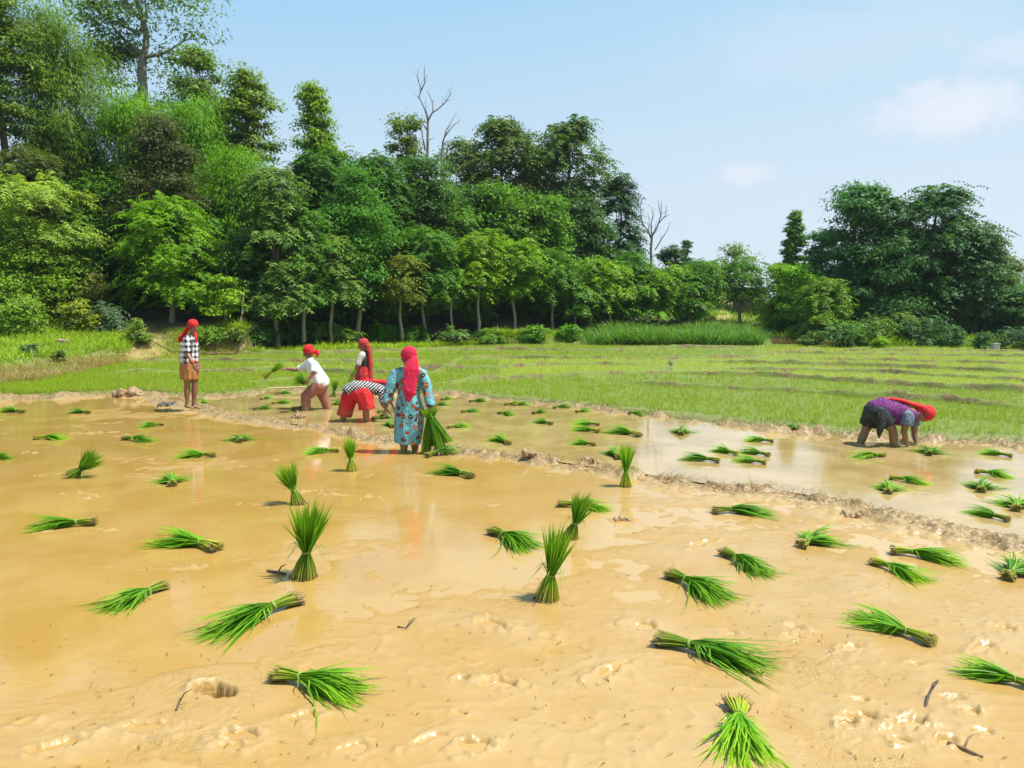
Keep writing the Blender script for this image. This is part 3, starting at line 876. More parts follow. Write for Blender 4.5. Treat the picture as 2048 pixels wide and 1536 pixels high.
def crown(kind, w_, h, n, L, prof, rng, nc=None, fill=.5):
    """leaf geometry of a crown standing in z 0..h; kind picks how the leaves are carried"""
    nc = nc or int(np.clip(22 + w_ * h * 3.0, 34, 150))
    cc, ph = crown_points(w_, h, nc, prof, rng, fill)
    csize = (w_ * .5 + h * .3 * (.3 if prof == 'spire' else 1)) * (.30 if prof in ('spire', 'column') else .36) * (22 / nc) ** .33 * rng.uniform(.5, 1.45, nc)
    which = rng.randint(0, nc, n)
    ctint = rng.uniform(0, 1, nc)
    if kind == 'broad':
        d = unit(rng, n)
        d[:, 2] = np.where(d[:, 2] < -.25, -d[:, 2] * .8, d[:, 2])
        rr = np.minimum(np.abs(rng.normal(.72, .34, n)), 1.12)[:, None]
        p = cc[which] + d * csize[which][:, None] * rr * np.array([1, 1, .62])
        nrm = d * .8 + np.array([0, 0, .75]) + rng.normal(0, .38, (n, 3))
        ax = np.cross(nrm, rng.normal(size=(n, 3))) + np.array([0, 0, -.25])
        LL = L * rng.uniform(.6, 1.3, n)
        q = leaf_quads(p, ax, nrm, LL, LL * rng.uniform(.45, .65, n))
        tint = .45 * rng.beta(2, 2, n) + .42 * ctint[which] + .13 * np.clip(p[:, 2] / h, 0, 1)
    elif kind == 'feather':
        nf = max(n // 10, 8)
        which = rng.randint(0, nc, nf)
        c0 = cc[which]
        out = c0 * np.array([1, 1, 0])
        out = out / (np.linalg.norm(out, axis=1, keepdims=True) + .05) + rng.normal(0, .75, (nf, 3)) * np.array([1, 1, .0])
        out[:, 2] = rng.uniform(-.05, .55, nf)
        out /= np.linalg.norm(out, axis=1, keepdims=True)
        p0 = c0 + unit(rng, nf) * (csize[which] * np.minimum(np.abs(rng.normal(.5, .4, nf)), 1))[:, None] * np.array([1, 1, .5])
        FL = L * rng.uniform(3.2, 5.0, nf)
        ft = rng.beta(2, 2, nf) * .6 + .4 * ctint[which]
        qs, ts = [], []
        for k in range(5):
            t = (k + .6) / 5
            cpos = p0 + out * (FL * t)[:, None]
            cpos[:, 2] -= FL * .55 * t * t
            tang = out.copy()
            tang[:, 2] -= 1.1 * t
            lat = np.cross(out, np.array([[0, 0, 1.0]]))
            lat /= np.linalg.norm(lat, axis=1, keepdims=True) + 1e-9
            for s_ in (-1, 1):
                ax = lat * s_ + tang * .55 + np.array([0, 0, -.32]) + rng.normal(0, .15, (nf, 3))
                nr = np.cross(lat, tang)
                nr = np.where(nr[:, 2:3] < 0, -nr, nr) + rng.normal(0, .25, (nf, 3))
                LL = L * 1.15 * (1.1 - .45 * abs(t - .45)) * rng.uniform(.8, 1.2, nf)
                qs.append(leaf_quads(cpos, ax, nr, LL, LL * .42))
                ts.append(np.clip(ft + rng.normal(0, .1, nf), 0, 1))
        q = np.concatenate(qs)
        tint = np.concatenate(ts)
    elif kind == 'bamboo':
        d = unit(rng, n)
        p = cc[which] + d * csize[which][:, None] * rng.uniform(.2, 1.1, n)[:, None] * np.array([.9, .9, 1.0])
        out = p * np.array([1, 1, 0])
        out /= np.linalg.norm(out, axis=1, keepdims=True) + .05
        ax = out * rng.uniform(.1, 1.1, n)[:, None] + rng.normal(0, .42, (n, 3)) + np.array([0, 0, -.75])
        nrm = np.array([0, 0, 1.0]) + out * .9 + rng.normal(0, .45, (n, 3))
        LL = L * 1.5 * rng.uniform(.6, 1.35, n)
        q = leaf_quads(p, ax, nrm, LL, LL * .17)
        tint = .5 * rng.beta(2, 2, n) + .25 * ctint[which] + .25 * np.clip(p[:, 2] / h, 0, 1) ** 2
    elif kind == 'tier':          # flat layers of foliage on near-level boughs
        lev = np.sort(rng.uniform(.1, 1, max(7, nc // 5)))
        cc[:, 2] = h * lev[rng.randint(0, len(lev), nc)] + rng.normal(0, .03 * h, nc)
        d = unit(rng, n)
        p = cc[which] + d * (csize[which] * 1.15)[:, None] * np.array([1, 1, .13]) * np.abs(rng.normal(.7, .35, n))[:, None]
        out = cc[which] * np.array([1, 1, 0])
        p[:, 2] -= .14 * np.linalg.norm(p[:, :2] - 0, axis=1)
        nrm = np.array([0, 0, 1.0]) + rng.normal(0, .3, (n, 3))
        ax = np.cross(nrm, rng.normal(size=(n, 3))) + np.array([0, 0, -.3])
        LL = L * 1.15 * rng.uniform(.6, 1.3, n)
        q = leaf_quads(p, ax, nrm, LL, LL * .45)
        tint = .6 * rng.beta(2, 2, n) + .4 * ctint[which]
    V = q.reshape(-1, 3)
    F = np.arange(len(V)).reshape(-1, 3)
    return V, F, np.repeat(np.clip(tint, 0, 1), 3), cc

DENS = 0.43
LABELS = {}
def tree(px, ptop, pbot, pw, s, kind, prof, color, label, name='tree', cat='tree', group=None, dens=1.0, leaf=8.0, trunk=True,
         bark=None, base_u=None, seed=None, stems=1, fill=.5, lean=0.0, nc=None, trunk_r=1.0):
    """a tree whose crown shows from photo row ptop to pbot, pw pixels wide, s metres behind the wood's edge"""
    rng = np.random.RandomState(seed if seed is not None else int(px * 7 + ptop * 3 + pw) % 100000)
    pr = random.Random(int(px * 13 + ptop))
    u = U(px)
    Y = float(yF(u)) + s
    X = u * Y
    top = at(px, ptop, Y)
    bot = at(px, pbot, Y)
    X = (top.x + bot.x) / 2
    Z = hz1(X, Y)
    S = Y / FOC
    h = max(top.z - bot.z, .3)
    w_ = pw * S
    z0 = bot.z - Z
    if z0 < .02:
        h += z0 - .02
        z0 = .02
    leaf *= .86
    n = int(pw * max(pbot - ptop, 20) * DENS * dens * (8 / leaf) ** 1.6)
    root = thing(name, label, cat, (X, Y, Z), group)
    V, F, tint, cc = crown(kind, w_, h, n, leaf * S, prof, rng, nc, fill)
    V = V + np.array([lean * S, 0, z0])
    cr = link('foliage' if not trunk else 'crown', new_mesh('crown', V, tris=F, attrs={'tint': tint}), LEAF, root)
    hue = rng.uniform(-.12, .12)
    if kind == 'broad':
        color = tuple(c * (1.05 if 'forest' in name else 1.4) for c in color)
    cr.color = (color[0] * (1 + hue * 1.4), color[1] * (1 + hue * .5), color[2] * (1 - hue), 1)
    if trunk:
        T = Tubes()
        H = z0 + h
        r0 = (.035 + .0105 * H) * trunk_r
        for k in range(stems):
            ox = 0 if stems == 1 else pr.uniform(-.25, .25) * w_
            oy = 0 if stems == 1 else pr.uniform(-.25, .25) * w_
            fork = (ox * .6 + lean * S * .5 + pr.uniform(-.06, .06) * w_, oy * .6, z0 + h * pr.uniform(.12, .25))
            pts = T.limb((ox * .4, oy * .4, -.25), fork, r0 * 1.15, r0 * .72, pr, .025, 7, 8)
            tipz = (lean * S + ox, oy, z0 + h * .9)
            T.limb(fork, tipz, r0 * .7, r0 * .12, pr, .05, 8, 6)
            order = list(range(len(cc)))
            pr.shuffle(order)
            for j in order[:(9 if stems == 1 else 4)]:
                c = cc[j] + np.array([lean * S, 0, z0])
                t = pr.uniform(0, .55)
                a = Vector(fork).lerp(Vector(tipz), t)
                if c[2] > a.z - .1 * h:
                    T.limb(a, c, r0 * .42 * (1 - .5 * t), r0 * .07, pr, .06, 5, 5, -.06)
        T.build('trunk', bark or BARK_PALE, root)
    return root

YG = (.165, .300, .010)      # young yellow green
BG = (.135, .290, .009)      # bright green
MG = (.080, .205, .014)      # mid green
DG = (.060, .168, .016)      # dark green
BL = (.036, .115, .028)      # bluish dark green
GG = (.115, .215, .040)      # greyish green
BA = (.120, .290, .010)      # bamboo

# the row along the wood's edge, left to right
FR = 'young trees lined up along the edge of the wood'
tree(338, 392, 612, 205, 1.5, 'feather', 'dome', BG, 'bright feathery tree with a bare pale trunk, left of the checked shirt woman', dens=1.1, group=FR, trunk_r=1.5)
tree(450, 552, 635, 92, .6, 'broad', 'round', (.145, .25, .010), 'small round yellow green tree just right of the checked shirt woman', group=FR, leaf=9)
tree(550, 335, 640, 150, 1.6, 'feather', 'oval', GG, 'grey green tree with large drooping leaves behind the fallen branch', group=FR, leaf=10)
tree(603, 418, 613, 105, 1.2, 'feather', 'round', MG, 'leafy tree with a bright crown top, straight above the white shirted woman', group=FR, leaf=9)
tree(660, 470, 598, 92, 1.4, 'feather', 'round', GG, 'slim fork trunked tree with grey green leaves, right of the white shirted woman', group=FR, leaf=9)
tree(712, 330, 622, 125, 2.4, 'broad', 'oval', DG, 'tall dark tree with a straight thin trunk above the black vest woman', group=FR)
tree(803, 512, 608, 80, 1.2, 'feather', 'oval', (.135, .185, .02), 'small tree with yellowing leaves above the woman in the blue kurta', group=FR)
tree(848, 452, 608, 96, 2.0, 'feather', 'umbrella', MG, 'open crowned tree behind the yellowing tree, with spreading thin limbs', group=FR)
tree(903, 535, 613, 73, 1.0, 'feather', 'oval', MG, 'narrow tree between the yellowing tree and the bright twin crowns', group=FR)
tree(955, 458, 613, 110, 1.4, 'feather', 'umbrella', YG, 'left of two bright yellow green crowned trees side by side', group=FR)
tree(1030, 470, 600, 87, 1.4, 'feather', 'umbrella', YG, 'right of two bright yellow green crowned trees side by side', group=FR)
tree(1105, 495, 613, 103, 1.6, 'feather', 'round', MG, 'broad mid green tree right of the bright twin crowns', group=FR)
for (px, a, b_, w_, s, col), lb in zip(((1152, 560, 652, 74, .8, MG), (1182, 512, 648, 82, 2.0, BG), (1222, 520, 652, 76, 1.4, BG), (1262, 505, 650, 84, 2.6, MG),
                                (1302, 540, 655, 82, 1.2, BG), (1345, 525, 652, 80, 2.4, BG), (1380, 535, 655, 66, 1.5, MG), (1408, 512, 618, 62, 3.2, MG)),
        ('low leftmost tree of the slim row behind the maize patch', 'second tree from the left in the slim row behind the maize', 'third tree from the left in the slim row behind the maize',
         'tall fourth tree in the slim row, left of the small dead tree', 'low fifth tree in the slim row, below the small dead tree', 'sixth tree in the slim row, under the small dark round tree',
         'seventh tree in the slim row behind the maize patch', 'last tree of the slim row, at the left side of the earth path')):
    tree(px, a, b_ - 22, w_ * .92, s, 'feather', 'oval', col, lb, group='slim trees behind the maize patch')
tree(1484, 510, 605, 70, 5.0, 'feather', 'umbrella', MG, 'flat topped tree with a clear trunk standing beside the earth path', trunk_r=1.4)
tree(1558, 520, 655, 66, 2.2, 'feather', 'oval', BG, 'young light green tree between the path and the tall spire tree')
# left edge
tree(72, 352, 530, 215, .6, 'feather', 'umbrella', (.20, .33, .06), 'pale green tree with flat layered sprays at the left edge', bark=BARK_DARK, dens=.75, leaf=9)
tree(70, 455, 665, 200, .2, 'broad', 'oval', (.095, .185, .014), 'dense yellow green shrubby tree low at the left edge', bark=BARK_DARK, leaf=7)
tree(40, 292, 430, 185, 3.0, 'feather', 'round', (.085, .12, .018), 'dull olive tree above the layered tree at the left edge', bark=BARK_DARK, leaf=7)
tree(190, 545, 620, 70, 1.0, 'broad', 'umbrella', (.09, .12, .03), 'thin sparse sapling leaning in the dark left of the feathery tree', dens=.4, trunk_r=.7)
tree(-12, -60, 300, 130, 4.0, 'broad', 'round', (.11, .17, .02), 'tall tree cut by the left picture edge, yellow leaf tips', bark=BARK_DARK)
# bamboo and tall trees behind, left
BB = 'bamboo clumps behind the trees on the left'
tree(118, 30, 560, 205, 7, 'bamboo', 'dome', (.12, .23, .018), 'airy tall bamboo clump against the sky at the left', 'bamboo_clump', 'bamboo', BB, dens=1.1, stems=6, bark=BARK_DARK, leaf=8, fill=.2, trunk_r=.35)
tree(285, 185, 600, 220, 8, 'bamboo', 'dome', BA, 'dense bamboo dome below the tall open tree', 'bamboo_clump', 'bamboo', BB, dens=1.5, stems=4, bark=BARK_DARK, trunk_r=.35)
tree(392, 205, 600, 175, 8.6, 'bamboo', 'dome', BA, 'dense bamboo dome right of the tall open tree, above the brown leaved tree', 'bamboo_clump', 'bamboo', BB, dens=1.5, stems=4, bark=BARK_DARK, trunk_r=.35)
tree(486, 298, 640, 165, 6.5, 'bamboo', 'dome', BA, 'lower bamboo dome to the right, sloping down to the grey green tree', 'bamboo_clump', 'bamboo', BB, dens=1.5, stems=4, bark=BARK_DARK, trunk_r=.35)
tree(180, 270, 620, 150, 7.5, 'bamboo', 'dome', (.05, .115, .014), 'dark bamboo clump in the shade between the airy and the dense ones', 'bamboo_clump', 'bamboo', BB, dens=1.0, stems=4, bark=BARK_DARK, trunk_r=.35)
tree(322, 245, 520, 175, 4.4, 'broad', 'oval', (.046, .066, .024), 'dark brownish leaved tree in front of the bamboo', bark=BARK_DARK, leaf=7)
tree(282, -110, 215, 225, 14, 'broad', 'oval', (.075, .15, .045), 'tallest tree, open crowned with a thick forked trunk against the sky', bark=BARK_PALE, dens=.36, leaf=9, trunk_r=1.7, fill=.35, nc=30)
tree(398, 85, 330, 105, 12, 'broad', 'oval', (.10, .17, .02), 'tall thin tree with pale tips left of the dense bright topped one', dens=.62, bark=BARK_DARK)
tree(492, 138, 340, 115, 11, 'broad', 'oval', (.115, .18, .016), 'tall dense tree with yellow green top beside the sky gap', bark=BARK_DARK, leaf=9)
tree(440, 215, 420, 110, 11.5, 'broad', 'oval', DG, 'dark lower part of the trees behind the bamboo, below the sky gap', bark=BARK_DARK)
tree(628, 170, 385, 108, 9, 'broad', 'column', (.105, .20, .014), 'columnar tree rising alone right of the sky gap', bark=BARK_DARK, leaf=8)
tree(655, 285, 540, 165, 6, 'feather', 'dome', DG, 'dark tree at the foot of the columnar tree', bark=BARK_DARK, leaf=8)
tree(752, 302, 560, 175, 6.5, 'feather', 'dome', DG, 'wide dark tree in front of the tall dead tree', bark=BARK_DARK, leaf=8)
tree(848, 312, 600, 160, 6, 'broad', 'dome', (.04, .105, .022), 'dark creeper hung tree below the dead stems', bark=BARK_DARK)
tree(812, 230, 340, 82, 10, 'broad', 'umbrella', (.09, .15, .025), 'small light tree just left of the tall dead tree', dens=.62, bark=BARK_PALE)
tree(925, 278, 440, 115, 11, 'broad', 'oval', (.11, .16, .055), 'pale airy tree between the dead stems and the twin tall trees', dens=.45, bark=BARK_PALE)
tree(1008, 233, 440, 145, 9.5, 'feather', 'oval', (.085, .155, .022), 'left of the twin tall broad trees near the middle', bark=BARK_DARK, leaf=9)
tree(1132, 236, 430, 150, 9.5, 'feather', 'oval', (.09, .165, .02), 'right of the twin tall broad trees near the middle', bark=BARK_DARK, leaf=9)
tree(1072, 290, 480, 110, 10.5, 'feather', 'oval', (.06, .16, .02), 'tall green tree joining the twin tall trees', bark=BARK_DARK)
tree(1085, 385, 540, 120, 6, 'broad', 'oval', (.085, .19, .014), 'mid high light green tree below the twin tall trees', bark=BARK_DARK)
tree(985, 385, 560, 140, 7, 'feather', 'dome', MG, 'rounded green tree below the left twin tall tree', bark=BARK_DARK)
tree(905, 420, 580, 120, 5, 'feather', 'dome', MG, 'rounded tree behind the open crowned one, below the pale airy tree', bark=BARK_DARK)
tree(1165, 395, 570, 130, 7, 'broad', 'dome', (.055, .12, .04), 'greyish green tree below the right twin tall tree', bark=BARK_DARK)
tree(1236, 352, 560, 98, 8, 'feather', 'column', (.034, .10, .03), 'dark tall tree ending the high wood, left of the small dead tree', bark=BARK_DARK, leaf=8)
# far middle and right
tree(1340, 497, 560, 66, 9, 'broad', 'dome', (.035, .085, .03), 'small dark round tree under the small dead tree', bark=BARK_DARK)
tree(1372, 482, 560, 44, 10, 'broad', 'spire', (.028, .07, .035), 'small dark pointed tree beside the small dead tree', bark=BARK_DARK, fill=1.42)
tree(1468, 488, 590, 92, 13, 'broad', 'round', (.12, .17, .06), 'pale airy round tree behind the hut', dens=.5)
tree(1405, 515, 600, 70, 6, 'feather', 'dome', MG, 'green tree behind the slim row, left of the path', bark=BARK_DARK)
tree(1588, 418, 590, 96, 6.5, 'broad', 'spire', (.060, .150, .025), 'spire shaped tree left of the big dark trees', bark=BARK_DARK, fill=1.42, nc=90)
tree(1720, 362, 640, 175, 5.5, 'broad', 'round', (.052, .138, .028), 'big dark tree with yellowish top, left end of the big dark group', bark=BARK_DARK, leaf=9, trunk_r=2)
tree(1868, 368, 660, 165, 4.5, 'feather', 'oval', (.046, .140, .025), 'tallest and largest of the big dark trees on the right', bark=BARK_DARK, leaf=9, trunk_r=2.5)
tree(1793, 392, 650, 120, 5.2, 'feather', 'oval', (.055, .145, .024), 'upright dark tree squeezed between the two tallest big dark trees', bark=BARK_DARK, leaf=9, trunk_r=2)
tree(1938, 425, 670, 120, 4.0, 'feather', 'oval', (.042, .130, .026), 'big dark tree stepping down right of the tallest one', bark=BARK_DARK, leaf=9, trunk_r=2)
tree(1640, 465, 620, 95, 7, 'broad', 'dome', BL, 'dark tree between the spire tree and the big dark trees', bark=BARK_DARK)
tree(1650, 552, 690, 112, .6, 'feather', 'dome', (.12, .245, .016), 'bright domed bushy tree before the big dark trees', bark=BARK_DARK, leaf=8, dens=1.2)
tree(1595, 533, 650, 86, 2, 'broad', 'dome', BG, 'rounded light green tree in front of the spire tree', bark=BARK_DARK)
tree(1785, 480, 680, 190, 4.2, 'broad', 'dome', (.028, .092, .022), 'very dark low tree filling the shade below the big dark group', bark=BARK_DARK)
tree(1955, 490, 690, 130, 3.4, 'broad', 'dome', (.045, .105, .04), 'lower tree at the right shoulder of the big dark group', bark=BARK_DARK)
tree(2000, 515, 680, 90, 4.5, 'broad', 'dome', (.10, .12, .03), 'tree with a rusty top near the right edge', bark=BARK_DARK)
tree(2030, 580, 700, 120, 1.4, 'broad', 'dome', (.045, .115, .03), 'dark shrubby tree cut by the right picture edge', bark=BARK_DARK)
tree(1552, 590, 670, 56, 3, 'broad', 'dome', DG, 'low dark tree right of the hut', bark=BARK_DARK)

# the wood goes on past both picture edges, and fills up behind the rows above
FILL = 'forest trees filling the shade behind the front rows'
fr = random.Random(5)
sky_px = [-900, -400, -150, 60, 180, 300, 430, 540, 620, 700, 820, 950, 1080, 1190, 1270, 1330, 1420, 1520, 1600, 1700, 1850, 1960, 2050, 2200, 3000]
sky_py = [250, 200, 150, 330, 330, 330, 340, 350, 350, 335, 345, 345, 345, 425, 530, 560, 560, 580, 560, 500, 480, 540, 590, 540, 560]
for i in range(46):
    px = 20 + i * 44.5 + fr.uniform(-14, 14)
    tp = np.interp(px, sky_px, sky_py) + fr.uniform(0, 50)
    if 1375 < px < 1590:
        continue
    col = (DG, MG, (.050, .135, .02))[i % 3]
    if i % 2:
        tree(px, tp + 105, 662, fr.uniform(120, 170), fr.uniform(2.8, 4.2), 'broad', 'oval', col,
             'dark shaded forest tree low behind the front row', 'forest_tree', 'tree', 'shaded trees low behind the front row', dens=.6, bark=BARK_DARK, leaf=9, seed=900 + i)
    tree(px, tp, tp + 230, fr.uniform(130, 190), fr.uniform(6, 11), 'broad', 'dome', col,
         'dark green forest tree filling the canopy behind the front rows', 'forest_tree', 'tree', FILL, dens=.55, bark=BARK_DARK, leaf=9, seed=950 + i)
for px in (-95, -215, -340, -480, 2130, 2240, 2360):
    tp = np.interp(px, sky_px, sky_py)
    tree(px, tp, 650, 200, fr.uniform(1, 4), 'broad', 'dome', (DG, MG)[px % 2], 'forest tree standing just outside the picture', 'forest_tree', 'tree', 'forest trees outside the picture',
         dens=.3, leaf=13, bark=BARK_DARK)

# bushes at the foot of the wood
def bush(px, ptop, pbot, pw, color, label, kind='broad', group='bushes along the edge of the wood', s=None, leaf=8):
    u = U(px)
    # the bush stands where the ray through its foot meets the bank
    lo, hi = float(yE(u)) - 1.0, float(yF(u)) + 4
    best = None
    for k in range(60):
        Y = lo + (hi - lo) * k / 59
        p = at(px, pbot, Y)
        e = abs(p.z - (hz1(p.x, Y) if Y > float(yE(u)) else .06))
        if best is None or e < best[0]:
            best = (e, Y)
    return tree(px, ptop, pbot, pw, best[1] - float(yF(u)), kind, 'round' if int(px) % 2 else 'umbrella', color, label, 'bush', 'bush', group, trunk=False, leaf=leaf, dens=1.05, fill=.5)
bush(35, 600, 672, 120, (.12, .21, .02), 'bright bush at the left edge above the grassy mound')
bush(150, 605, 668, 80, (.14, .19, .02), 'yellowing bush above the dry straw at the left', s=0)
bush(210, 615, 665, 60, (.09, .15, .06), 'pale broad leaved plant in front of the dark wood at left', kind='feather', leaf=10)
bush(275, 640, 690, 60, (.10, .17, .03), 'ragged olive bush on the dry bank left of the checked shirt woman')
bush(415, 650, 686, 46, (.09, .2, .025), 'low bush on the dry bank just right of the checked shirt woman', kind='feather')
bush(470, 655, 688, 40, (.10, .16, .03), 'low scrub by the middle of the fallen branch')
bush(507, 655, 690, 60, (.06, .16, .03), 'leafy bush left of the white shirted woman, by the fallen branch', kind='feather')
bush(560, 648, 690, 50, (.05, .14, .03), 'dark leafy bush right behind the fallen branch', kind='feather')
bush(645, 645, 695, 62, (.10, .22, .02), 'bright bush above and right of the white shirted woman', kind='feather')
bush(690, 662, 690, 40, (.10, .2, .02), 'low light bush left of the black vest woman', kind='feather')
bush(770, 652, 685, 60, MG, 'low leafy bush right of the black vest woman', kind='feather')
bush(835, 655, 685, 55, MG, 'low bush above the crimson scarf', kind='feather')
bush(905, 662, 690, 50, GG, 'small grey green bush at the field edge right of the crimson scarf', kind='feather')
bush(975, 660, 688, 50, MG, 'small bush under the bright twin crowns', kind='feather')
bush(1070, 655, 686, 58, DG, 'dark bush under the broad mid green tree')
bush(1140, 652, 682, 50, MG, 'bush just left of the maize patch')
bush(1568, 625, 672, 55, DG, 'dark bush at the right end of the maize patch')
bush(1690, 650, 694, 80, (.075, .15, .03), 'bush at the foot of the bright domed bushy tree')
bush(1745, 638, 692, 72, (.13, .22, .025), 'light yellow green bush below the big dark trees', kind='feather')
bush(1758, 676, 698, 40, (.14, .24, .02), 'tiny bright bush on the field edge below the big dark trees')
bush(1795, 622, 690, 60, (.10, .19, .03), 'upright light bush in front of the very dark tree', kind='feather')
bush(1850, 632, 692, 80, (.06, .15, .05), 'leafy bush under the tallest big dark tree', kind='feather')
bush(1905, 655, 694, 60, (.05, .12, .035), 'dark low bush right of the leafy bush at right')
bush(1965, 668, 697, 50, (.05, .12, .04), 'dark low bush just left of the concrete post')
bush(2030, 655, 698, 60, (.05, .12, .045), 'dark low bush right of the concrete post', kind='feather')
bush(1625, 668, 694, 60, (.08, .12, .03), 'brown green scrub right of the maize patch')
bush(60, 690, 712, 34, (.10, .16, .06), 'small broad leaved weed on the left grassy mound', leaf=9)
bush(118, 702, 724, 30, (.10, .15, .05), 'weed in the middle of the left grassy mound', leaf=9)

# dead trees
def dead_tree(label, px, pbase, s, strokes, r):
    u = U(px)
    Y = float(yF(u)) + s
    b0 = at(px, pbase, Y)
    z = hz1(b0.x, Y)
    root = thing('dead_tree', label, 'dead tree', (b0.x, Y, z), 'bare dead trees against the sky')
    pr = random.Random(px)
    T, B = Tubes(), Tubes()
    for i, (pts, r0, r1) in enumerate(strokes):
        P = [at(a, b_, Y + dy) - Vector((b0.x, Y, z)) for (a, b_, dy) in pts]
        if i == 0:
            P = [Vector((P[0].x, 0, -.3))] + P
        rr = [r * (r0 + (r1 - r0) * k / (len(P) - 1)) for k in range(len(P))]
        (T if i == 0 else B).add(P, rr, 6)
        if i:
            for q in range(len(P) - 1):
                for e in range(2):
                    a = P[q].lerp(P[q + 1], pr.random())
                    L = (P[-1] - P[0]).length * pr.uniform(.12, .3)
                    d = (P[q + 1] - P[q]).normalized() + Vector((pr.uniform(-.9, .9), pr.uniform(-.6, .6), pr.uniform(-.1, .6)))
                    B.limb(a, a + d.normalized() * L, rr[q + 1] * .5, .006, pr, .1, 3, 4)
    T.build('trunk', BARK_DEAD, root)
    B.build('branch', BARK_DEAD, root)
dead_tree('tall bare dead tree with forked grey branches against the sky', 856, 560, 8, [
    ([(857, 420, 0), (855, 310, 0), (856, 240, 0), (852, 222, 0)], 1.0, .62),
    ([(852, 226, 0), (846, 208, .1), (838, 196, .2), (842, 180, .2), (836, 160, .3), (835, 140, .3)], .55, .12),
    ([(842, 182, .2), (850, 165, 0), (848, 145, 0), (849, 133, 0)], .4, .1), ([(839, 165, .2), (833, 150, 0)], .2, .08), ([(849, 160, 0), (856, 148, 0)], .2, .08),
    ([(856, 242, 0), (864, 226, -.2), (876, 218, -.3), (890, 206, -.3), (900, 190, -.4), (901, 178, -.4)], .5, .12),
    ([(893, 202, -.3), (904, 199, -.3)], .2, .08), ([(866, 224, -.2), (865, 205, 0), (858, 190, .1), (854, 180, .1)], .35, .1), ([(863, 206, 0), (869, 200, 0)], .2, .1),
    ([(855, 262, 0), (845, 246, .2), (833, 230, .4)], .4, .2), ([(850, 300, 0), (846, 275, .2), (841, 246, .3)], .45, .2),
    ([(853, 312, 0), (838, 300, -.2), (824, 290, -.3)], .3, .1), ([(858, 280, 0), (868, 276, -.2)], .2, .08)], .105)
dead_tree('bare dead stem with two curved branches, right of the tall dead tree', 883, 560, 7.4, [
    ([(884, 420, 0), (883, 310, 0), (886, 282, 0)], .9, .5),
    ([(886, 284, 0), (892, 262, .1), (900, 248, .2), (911, 228, .2)], .5, .12),
    ([(888, 276, 0), (898, 262, -.1), (908, 250, -.2), (920, 241, -.2)], .4, .1), ([(886, 288, 0), (895, 283, 0), (902, 284, 0)], .25, .1)], .10)
dead_tree('small bare grey dead tree right of the high wood', 1303, 600, 7, [
    ([(1303, 540, 0), (1302, 500, 0), (1304, 470, 0)], 1.0, .7),
    ([(1304, 480, 0), (1296, 462, .2), (1284, 445, .3), (1281, 420, .4), (1283, 396, .4)], .6, .1),
    ([(1286, 447, .3), (1278, 430, .4), (1277, 405, .4)], .3, .1), ([(1304, 472, 0), (1302, 450, .1), (1306, 430, .1), (1303, 412, .1)], .5, .1),
    ([(1304, 472, 0), (1314, 455, -.2), (1322, 430, -.3), (1324, 400, -.3)], .6, .1), ([(1318, 446, -.2), (1330, 432, -.4), (1334, 412, -.4)], .35, .1),
    ([(1322, 432, -.3), (1318, 415, -.2), (1317, 400, -.2)], .3, .08), ([(1310, 500, 0), (1322, 480, -.2), (1334, 462, -.4), (1340, 445, -.4)], .4, .08),
    ([(1296, 464, .2), (1299, 445, .3), (1296, 428, .3)], .3, .08), ([(1330, 434, -.4), (1340, 428, -.5)], .2, .08), ([(1282, 430, .4), (1288, 416, .4)], .2, .08)], .115)
# leaning bare pole-like dead sapling among the front row
T = Tubes()
p0, p1 = at(476, 668, 31.2), at(498, 560, 32.0)
r_ = thing('leaning_stem', 'thin pale leaning dead stem right of the small yellow green tree', 'dead stem', (p0.x, p0.y, hz1(p0.x, p0.y)))
T.limb((0, 0, -.1), p1 - r_.location, .05, .02, random.Random(4), .03, 6, 6)
T.build('trunk', BARK_PALE, r_)
# fallen branch on the bank
T = Tubes()
q = [at(a, b_, Y) for a, b_, Y in ((296, 672, 29.6), (340, 676, 29.4), (385, 681, 29.2), (430, 684, 29.1), (470, 681, 29.2), (500, 678, 29.4))]
q = [Vector((v.x, v.y, hz1(v.x, v.y) + .07)) for v in q]
base = q[2].copy()
r_ = thing('fallen_branch', 'long dark fallen branch lying on the dry bank', 'branch', base)
T.add([v - base for v in q], [.012, .02, .026, .03, .034, .038], 6)
pr = random.Random(8)
for k in range(7):
    a = q[3 + k % 3] - base
    T.limb(a, a + Vector((pr.uniform(-.2, 1.2), pr.uniform(-.5, .4), pr.uniform(.15, .6))), .014, .004, pr, .06, 4, 5)
T.build('branch', BARK_DARK, r_)
# ------------------------------------------------------------------ rice seedling bundles
def strips(blades):
    """blades: list of (points, widths, side, tint) -> mesh arrays with 'along' and 'tint'"""
    V, F, al, ti = [], [], [], []
    for pts, wds, side, tint, a0, a1 in blades:
        o_ = len(V)
        m = len(pts)
        for i, (p, w_) in enumerate(zip(pts, wds)):
            a = a0 + (a1 - a0) * i / (m - 1)
            if i == m - 1:
                V.append(p); al.append(a); ti.append(tint)
            else:
                V += [p - side * (w_ / 2), p + side * (w_ / 2)]
                al += [a, a]; ti += [tint, tint]
        for i in range(m - 2):
            F.append((o_ + 2 * i, o_ + 2 * i + 1, o_ + 2 * i + 3, o_ + 2 * i + 2))
        F.append((o_ + 2 * (m - 2), o_ + 2 * (m - 2) + 1, o_ + 2 * (m - 1)))
    return V, F, al, ti

